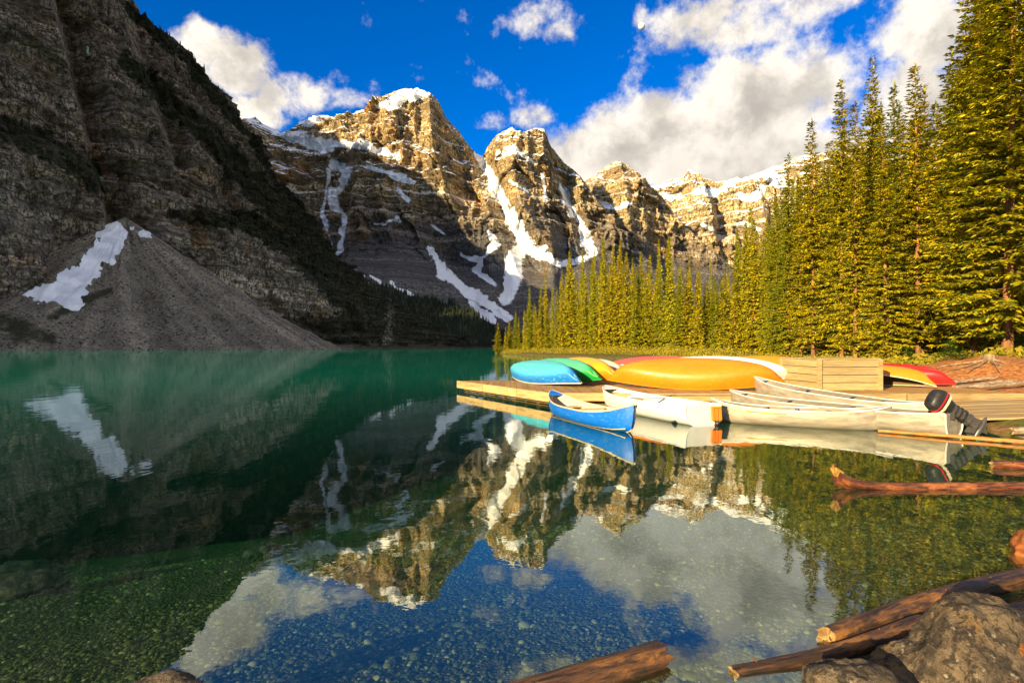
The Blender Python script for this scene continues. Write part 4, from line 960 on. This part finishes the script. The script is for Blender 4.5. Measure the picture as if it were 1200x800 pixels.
# ------------------------------------------------------------------ boulders and logs
def rock_obj(name, c, size, seed, material, label, cat='rock', flat=.0, rough=.13, sub=5):
    bm = bmesh.new(); bmesh.ops.create_icosphere(bm, subdivisions=sub, radius=1.0); me = bpy.data.meshes.new(name); bm.to_mesh(me); bm.free()
    co = np.zeros(len(me.vertices) * 3, np.float32); me.vertices.foreach_get('co', co); co = co.reshape(-1, 3)
    x, y, z = co.T; k = seed * 3.7
    # faceted: push out to random cutting planes
    rg = np.random.default_rng(seed); r = np.ones(len(co))
    for _ in range(9):
        nrm = rg.normal(0, 1, 3); nrm /= np.linalg.norm(nrm); h = rg.uniform(.80, .97); q = co @ nrm; r = np.where(q * r > h, h / np.maximum(q, 1e-3), r)
    r = r * (1 + rough * fbm(x * 1.3 + k, y * 1.3, z * 1.3, o=3) + .05 * fbm(x * 4 + k, y * 4, z * 4, o=5, g=.65))
    co = co * r[:, None] * np.array(size)
    me.vertices.foreach_set('co', co.astype(np.float32).ravel()); me.update(); me.shade_smooth()
    o = link(name, me, material); o.location = c; o.rotation_euler = (0, 0, rg.uniform(0, 6.28) if flat == 0 else flat); tag(o, label, cat); return o
m, t = mat('lichen_boulder'); tc = t.n('ShaderNodeTexCoord').outputs['Object']
n_a = t.noise(tc, 5.0, 10, .7); n_b = t.noise(tc, 22.0, 8, .7); n_c = t.noise(tc, 2.2, 4, .6); vo = t.n('ShaderNodeTexVoronoi', ins={'Vector': t.v('ADD', tc, t.v('SCALE', t.comb(n_b, n_b, n_b), .1)), 'Scale': 24.0}).outputs['Distance']
c = t.mix(t.ramp(n_a, .36, .62), (0.035, 0.029, 0.023), (0.20, 0.148, 0.09)); c = t.mix(t.ramp(n_c, .50, .62, 0, .75), c, (0.20, 0.115, 0.03)); c = t.mix(t.ramp(n_b, .48, .58, 0, .8), c, (0.018, 0.016, 0.015))
c = t.mix(t.m('MULTIPLY', t.ramp(vo, .30, .14), t.ramp(n_b, .46, .60)), c, (0.30, 0.26, 0.20)); c = t.mix(t.ramp(t.noise(tc, 7.0, 4), .64, .72, 0, .9), c, (0.45, 0.16, 0.02))
t.out(t.shade(c, .85, t.bump(t.m('ADD', n_a, t.m('MULTIPLY', n_b, .8)), .05, 1.0), .25)); M_BOULDER = m
m, t = mat('orange_stone'); tc = t.n('ShaderNodeTexCoord').outputs['Object']; n_a = t.noise(tc, 6.0, 9, .68)
t.out(t.shade(t.mix(t.ramp(n_a, .3, .7), (0.10, 0.03, 0.008), (0.33, 0.11, 0.028)), .8, t.bump(n_a, .02, .8), .25)); M_ORSTONE = m
m, t = mat('submerged_stone'); tc = t.n('ShaderNodeTexCoord').outputs['Object']; n_a = t.noise(tc, 5.0, 9, .68)
t.out(t.shade(t.mix(t.ramp(n_a, .3, .7), (0.010, 0.007, 0.007), (0.10, 0.066, 0.060)), .8, t.bump(n_a, .03, .8), .25)); M_SUBSTONE = m
rock_obj('boulder', (2.13, 2.60, .03), (.45, .38, .37), 11, M_BOULDER, 'biggest lichen-spotted boulder in the lower right corner', 'boulder', .5, sub=6)
rock_obj('boulder', (1.43, 2.36, .04), (.27, .22, .22), 23, M_BOULDER, 'smaller orange-flecked boulder in front of the biggest one at the bottom edge', 'boulder', 1.9)
rock_obj('rock', (4.20, 4.48, -.05), (.30, .22, .22), 5, M_ORSTONE, 'smooth orange rock rising from the water at the right edge', 'rock', .3)
rock_obj('rock', (-1.66, 2.66, -.02), (.20, .11, .08), 8, M_BOULDER, 'low wet brown rock breaking the surface at the bottom left', 'rock', .15)
for i, (c_, s_, sd_, lb) in enumerate([((.45, 3.45, -.47), (.60, .32, .2), 31, 'dark rock lying under water behind the bottom log'), ((-1.35, 5.1, -.62), (.42, .3, .24), 32, 'dark rock under water below the mountain reflection'),
        ((-.40, 4.3, -.58), (.26, .2, .14), 36, 'smaller dark rock under water between the other two'), ((-5.75, 6.6, -1.12), (.5, .4, .2), 33, 'large pale rock under water at the left edge'), ((-4.9, 5.6, -.82), (.45, .3, .2), 34, 'second large rock under water near the left edge'),
        ((-3.4, 7.8, -1.3), (.4, .3, .22), 35, 'pale green rock under water far out on the left')]):
    rock_obj('rock', c_, s_, sd_, M_SUBSTONE, lb, 'rock', 0)

def log_mat(name, a, b, c3, dist=.012):
    m, t = mat(name); lc = t.n('ShaderNodeAttribute', attribute_name='lc').outputs['Vector']
    v = t.v('MULTIPLY', lc, (.10, 1, 1)); n = t.noise(v, 55.0, 8, .65, .3); n2 = t.noise(t.v('MULTIPLY', lc, (.35, 1, 1)), 9.0, 6, .65); n3 = t.noise(lc, 40.0, 5, .6)
    c = t.mix(t.ramp(n, .36, .64), a, b); c = t.mix(t.ramp(n2, .50, .66, 0, .85), c, c3); c = t.mix(t.ramp(n2, .46, .34, 0, .75), c, a); c = t.mix(t.ramp(n3, .60, .7, 0, .6), c, a)
    h = t.m('ADD', n, t.m('MULTIPLY', n2, .6)); t.out(t.shade(c, t.ramp(n2, .3, .7, .42, .8), t.bump(h, dist, 1.0), .4)); return m
M_LOGWET = log_mat('wet_log', (0.012, 0.008, 0.005), (0.11, 0.048, 0.018), (0.27, 0.115, 0.026))
M_LOGRED = log_mat('red_log', (0.020, 0.008, 0.005), (0.17, 0.046, 0.013), (0.30, 0.10, 0.024))
M_LOGPOLE = log_mat('peeled_pole', (0.16, 0.06, 0.012), (0.46, 0.19, 0.035), (0.50, 0.26, 0.06), .006)
M_DRIFT = log_mat('grey_driftwood', (0.10, 0.075, 0.05), (0.36, 0.29, 0.20), (0.46, 0.37, 0.24))
M_CUT = bark_mat('cut_wood', (0.10, 0.06, 0.022), (0.34, 0.21, 0.08), 12.0, 1.0, .006)
M_ROOTY = bark_mat('yellow_root', (0.16, 0.07, 0.015), (0.50, 0.29, 0.07), 16.0, .4, .01)
def log_obj(name, p, q, r0, r1, material, label, stubs=0, seed=1, bend=.03, flare=None, cat='log', upturn=0.0):
    p, q = Vector(p), Vector(q); root = empty(name, p); L = (q - p).length; rg = np.random.default_rng(seed); n, k = 44, 20
    d = (q - p).normalized(); a = d.cross(Vector((0, 0, 1))).normalized(); b = a.cross(d)
    V = np.zeros((n, k, 3)); tt_ = np.linspace(0, 1, n)
    for i, s in enumerate(tt_):
        rr_ = r0 + (r1 - r0) * s
        if flare: rr_ += flare[0] * math.exp(-s * L / flare[1])
        cc_ = d * (L * s) + a * (bend * math.sin(s * 5 + seed)) + b * (bend * .5 * math.sin(s * 4 + 2 * seed))
        cc_ = cc_ + Vector((0, 0, upturn * math.exp(-s * L / .13)))
        for j in range(k):
            an = j * 2 * math.pi / k
            jag = 1 + .10 * float(vnoise(np.array([j * .9]), np.array([s * L * 1.2 + seed]))[0]) + .06 * float(vnoise(np.array([j * 2.2 + seed]), np.array([s * L * 7]))[0])
            if flare: jag *= 1 + .35 * math.exp(-s * L / flare[1]) * math.sin(an * 3 + seed)
            V[i, j] = cc_ + (a * math.cos(an) + b * math.sin(an)) * rr_ * jag
    V[0] += np.array(d)[None] * (rg.uniform(-.5, .3, k) * r0)[:, None]; V[-1] += np.array(d)[None] * (rg.uniform(-.3, .5, k) * r1)[:, None]
    g_ = np.arange(n * k).reshape(n, k); nx = np.roll(g_, -1, 1); f = np.stack([g_[:-1], nx[:-1], nx[1:], g_[1:]], -1).reshape(-1, 4)
    me = mesh_np('bole', V.reshape(-1, 3), f); me.materials.append(material)
    S_, A_n = np.meshgrid(tt_ * L + seed * 1.3, np.arange(k) * 2 * math.pi / k, indexing='ij'); rm = (r0 + r1) / 2
    la = me.attributes.new('lc', 'FLOAT_VECTOR', 'POINT'); la.data.foreach_set('vector', np.stack([S_, np.cos(A_n) * rm, np.sin(A_n) * rm], -1).astype(np.float32).ravel()); me.shade_smooth(); link('bole', me, None, root)
    for ring, sg in ((V[0], -1), (V[-1], 1)):
        cb = MB(); ctr = ring.mean(0) - np.array(d) * sg * r0 * .05; cb.add([tuple(ctr)] + [tuple(q_) for q_ in ring], [(0, 1 + j, 1 + (j + 1) % k) if sg < 0 else (0, 1 + (j + 1) % k, 1 + j) for j in range(k)])
        cb.build('cut_end', M_CUT if not (flare and sg < 0) else material, root)
    if flare:
        for j in range(2):
            an = j * 1.1 + .9; dv = a * math.cos(an) + b * math.sin(an); l = rg.uniform(.10, .24)
            if dv.z < -.3: continue
            up_ = Vector((0, 0, upturn)); MB().tube([up_ + d * .03 + dv * .03, up_ + d * -.01 + dv * (.06 + l * .2), up_ + d * rg.uniform(-.05, .03) + dv * (.08 + l * .4)], [.055, .035, .008], 7).build('root', M_ROOTY, root, True)
    for _ in range(stubs):
        s = rg.uniform(.1, .9); an = rg.uniform(.7, 2.4); base = d * (L * s) + (a * math.cos(an) + b * math.sin(an)) * (r0 + (r1 - r0) * s) * .8
        dv = (a * math.cos(an) + b * math.sin(an) + d * rg.uniform(-.6, .6)).normalized(); l = rg.uniform(.03, .08) * (r0 / .07)
        MB().tube([base, base + dv * l * .6, base + dv * l], [r0 * .20, r0 * .15, r0 * .06], 6).build('branch_stub', M_LOGRED, root)
    tag(root, label, cat); return root
log_obj('log', (-.75, 2.22, -.03), (.755, 2.93, .02), .078, .075, M_LOGWET, 'dark orange-brown sawn log floating at the bottom centre', 0, 3, .012)
log_obj('log', (1.10, 2.79, .0), (2.3, 3.18, .04), .034, .050, M_LOGWET, 'thin dark log pointing out of the water left of the boulders', 3, 5, .02)
log_obj('log', (1.72, 3.12, .02), (4.1, 4.05, .07), .058, .068, M_LOGWET, 'long dark log with branch stubs running behind the biggest boulder', 5, 9, .03)
log_obj('log', (2.65, 3.24, .04), (4.2, 3.80, .08), .045, .055, M_LOGWET, 'dark log wedged between the biggest boulder and the long log', 2, 12, .02)
log_obj('log', (3.68, 6.48, .025), (7.6, 6.42, .035), .046, .066, M_LOGRED, 'red-brown floating log with a flared yellow root end', 2, 14, .03, (.055, .16), upturn=.12)
log_obj('log', (6.40, 7.55, .03), (8.2, 7.2, .10), .05, .13, M_LOGRED, 'broken pointed red log end at the right edge beyond the root log', 3, 17, .04)
log_obj('pole', (6.9, 10.72, .03), (9.2, 8.72, .05), .030, .036, M_LOGPOLE, 'slim orange peeled pole floating in front of the motor boat', 0, 19, .01, cat='pole')
log_obj('log', (8.75, 9.72, .02), (10.6, 8.55, .08), .065, .08, M_LOGRED, 'thick red-brown log lying behind the slim orange pole', 2, 21, .02)
log_obj('log', (8.9, 10.1, .12), (11.4, 9.4, .20), .07, .08, M_DRIFT, 'pale grey-green log along the edge of the boat ramp', 0, 22, .02)

log_obj('log', (1.55, 4.55, -.50), (3.2, 4.95, -.42), .035, .05, M_LOGWET, 'sunken dark branch on the lake bed beyond the long log', 4, 51, .10)
log_obj('log', (1.9, 5.15, -.62), (3.4, 4.75, -.42), .025, .035, M_LOGWET, 'thin sunken branch crossing the other one on the lake bed', 3, 53, .08)
log_obj('log', (-4.3, 6.2, -.95), (-2.7, 6.7, -1.0), .05, .04, M_LOGWET, 'sunken log on the green lake bed at the left', 3, 55, .06)
# boat ramp of flat boards on the right
rp = empty('boat_ramp', (9.3, 11.2, .1)); rp.rotation_euler = (0, R(-3), R(-10)); tag(rp, 'flat weathered board ramp on the shore right of the outboard motor', 'ramp')
for i in range(16): MB().box((1.9, i * .21, .10 + random.uniform(-.006, .006)), (4.2 + random.uniform(-.15, .15), .20, .045), bev=.006).build('plank', M_FASCIA, rp)
# stump and roots on the dirt bank
stp = empty('tree_stump', (17.6, 21.0, float(land_h(np.array([17.6]), np.array([21.0]))[0]) - .05)); tag(stp, 'grey weathered tree stump with bare roots on the orange dirt bank', 'stump')
M_ROOT = bark_mat('grey_root', (0.12, 0.08, 0.045), (0.30, 0.22, 0.14), 8.0, .3, .01)
MB().tube([(0, 0, -.2), (0, 0, .05), (.01, 0, .30)], [.28, .20, .17], 12).build('bole', M_ROOT, stp, True)
for i in range(9):
    a = R(150 + i * 27) + random.uniform(-.15, .15); l = random.uniform(.8, 1.9)
    pts = [(math.cos(a) * q * l + random.uniform(-.05, .05), math.sin(a) * q * l + random.uniform(-.05, .05), (.12 - .42 * q) + random.uniform(-.03, .05)) for q in (0, .25, .5, .75, 1)]
    MB().tube(pts, [.045, .035, .028, .02, .008], 7).build('root', M_ROOT, stp, True)
for i, (a, b_y) in enumerate([(15.2, 19.0), (16.2, 18.4), (14.6, 17.2)]):
    log_obj('log', (a - 1.2, b_y, .38), (a + 1.6, b_y + .5, .55), .06, .05, M_DRIFT, ['grey driftwood log lying on the bank below the stump', 'grey driftwood log on the bank towards the right edge', 'low grey driftwood log at the foot of the dirt bank'][i], 3, 40 + i, .05)

# ------------------------------------------------------------------ pebbles on the lake bed (stuff)
NP = 105000
dpt = np.sqrt(RNG.uniform(1.9 ** 2, 7.6 ** 2, NP)); pxr = RNG.uniform(-60, 1260, NP)
pxw = (pxr - CX) / F * dpt; keep = ~inside(pxw, dpt, LAND) & (RNG.random(NP) < .62 + .7 * fbm(pxw / 1.1 + 4, dpt / 1.1, o=3)); pxw, dpt = pxw[keep], dpt[keep]
pz = land_h(pxw, dpt); me = bpy.data.meshes.new('pebbles'); me.vertices.add(len(pxw)); me.vertices.foreach_set('co', np.stack([pxw, dpt, pz], -1).astype(np.float32).ravel())
big = (RNG.gamma(2.0, .0042, len(pxw)) + .0035) * (1 + .5 * (RNG.random(len(pxw)) < .03)) * (0.62 + .45 * (fbm(pxw / .8, dpt / .8, o=3) * .5 + .5))
sc_ = np.stack([big * RNG.uniform(.8, 1.4, len(pxw)), big * RNG.uniform(.7, 1.1, len(pxw)), big * RNG.uniform(.4, .75, len(pxw))], -1)
a_ = me.attributes.new('sc', 'FLOAT_VECTOR', 'POINT'); a_.data.foreach_set('vector', sc_.astype(np.float32).ravel())
a_ = me.attributes.new('rt', 'FLOAT_VECTOR', 'POINT'); a_.data.foreach_set('vector', np.stack([RNG.normal(0, .25, len(pxw)), RNG.normal(0, .25, len(pxw)), RNG.uniform(0, 6.28, len(pxw))], -1).astype(np.float32).ravel())
peb = link('pebbles', me, None); tag(peb, 'rounded pebbles covering the clear shallow lake bed', 'pebbles', kind='stuff')
m, t = mat('pebble_stone'); oi = t.n('ShaderNodeObjectInfo').outputs['Random']
cr_ = t.n('ShaderNodeValToRGB', ins={0: oi}); el_ = cr_.color_ramp.elements
el_[0].position = 0; el_[0].color = (.020, .022, .008, 1); el_[1].position = 1; el_[1].color = (.19, .18, .09, 1)
for p_, c_ in ((.3, (.034, .040, .011, 1)), (.6, (.062, .067, .019, 1)), (.88, (.092, .092, .030, 1))): e = el_.new(p_); e.color = c_
t.out(t.shade(cr_.outputs[0], .7, None, .3)); M_PEB = m
ng = bpy.data.node_groups.new('pebble_scatter', 'GeometryNodeTree'); ng.interface.new_socket('Geometry', in_out='INPUT', socket_type='NodeSocketGeometry'); ng.interface.new_socket('Geometry', in_out='OUTPUT', socket_type='NodeSocketGeometry')
gi, go = ng.nodes.new('NodeGroupInput'), ng.nodes.new('NodeGroupOutput'); ico = ng.nodes.new('GeometryNodeMeshIcoSphere'); ico.inputs['Subdivisions'].default_value = 2
sm = ng.nodes.new('GeometryNodeSetShadeSmooth'); stm = ng.nodes.new('GeometryNodeSetMaterial'); stm.inputs['Material'].default_value = M_PEB; iop = ng.nodes.new('GeometryNodeInstanceOnPoints')
A1, A2 = ng.nodes.new('GeometryNodeInputNamedAttribute'), ng.nodes.new('GeometryNodeInputNamedAttribute')
for A, nm in ((A1, 'sc'), (A2, 'rt')): A.data_type = 'FLOAT_VECTOR'; A.inputs['Name'].default_value = nm
lk = ng.links.new; lk(gi.outputs[0], iop.inputs['Points']); lk(ico.outputs['Mesh'], sm.inputs[0]); lk(sm.outputs[0], stm.inputs['Geometry']); lk(stm.outputs[0], iop.inputs['Instance'])
lk(A1.outputs['Attribute'], iop.inputs['Scale']); e2r = ng.nodes.new('FunctionNodeEulerToRotation'); lk(A2.outputs['Attribute'], e2r.inputs[0]); lk(e2r.outputs[0], iop.inputs['Rotation']); lk(iop.outputs[0], go.inputs[0])
md = peb.modifiers.new('scatter', 'NODES'); md.node_group = ng

# ------------------------------------------------------------------ the moon, pale in the daylight sky
m, t = mat('moon_dust'); n_a = t.noise(t.n('ShaderNodeTexCoord').outputs['Object'], .02, 5); t.out(t.shade(t.mix(t.ramp(n_a, .4, .6), (.45, .45, .46), (.62, .61, .6)), 1.0, None, 0)); 
bm = bmesh.new(); bmesh.ops.create_icosphere(bm, subdivisions=4, radius=66); me = bpy.data.meshes.new('moon'); bm.to_mesh(me); bm.free(); me.shade_smooth()
mo = link('moon', me, m); mo.location = ((752 - CX) / F * 11000, 11000, (HZ - 31) / F * 11000); tag(mo, 'pale gibbous moon in the blue sky above the peaks', 'moon')
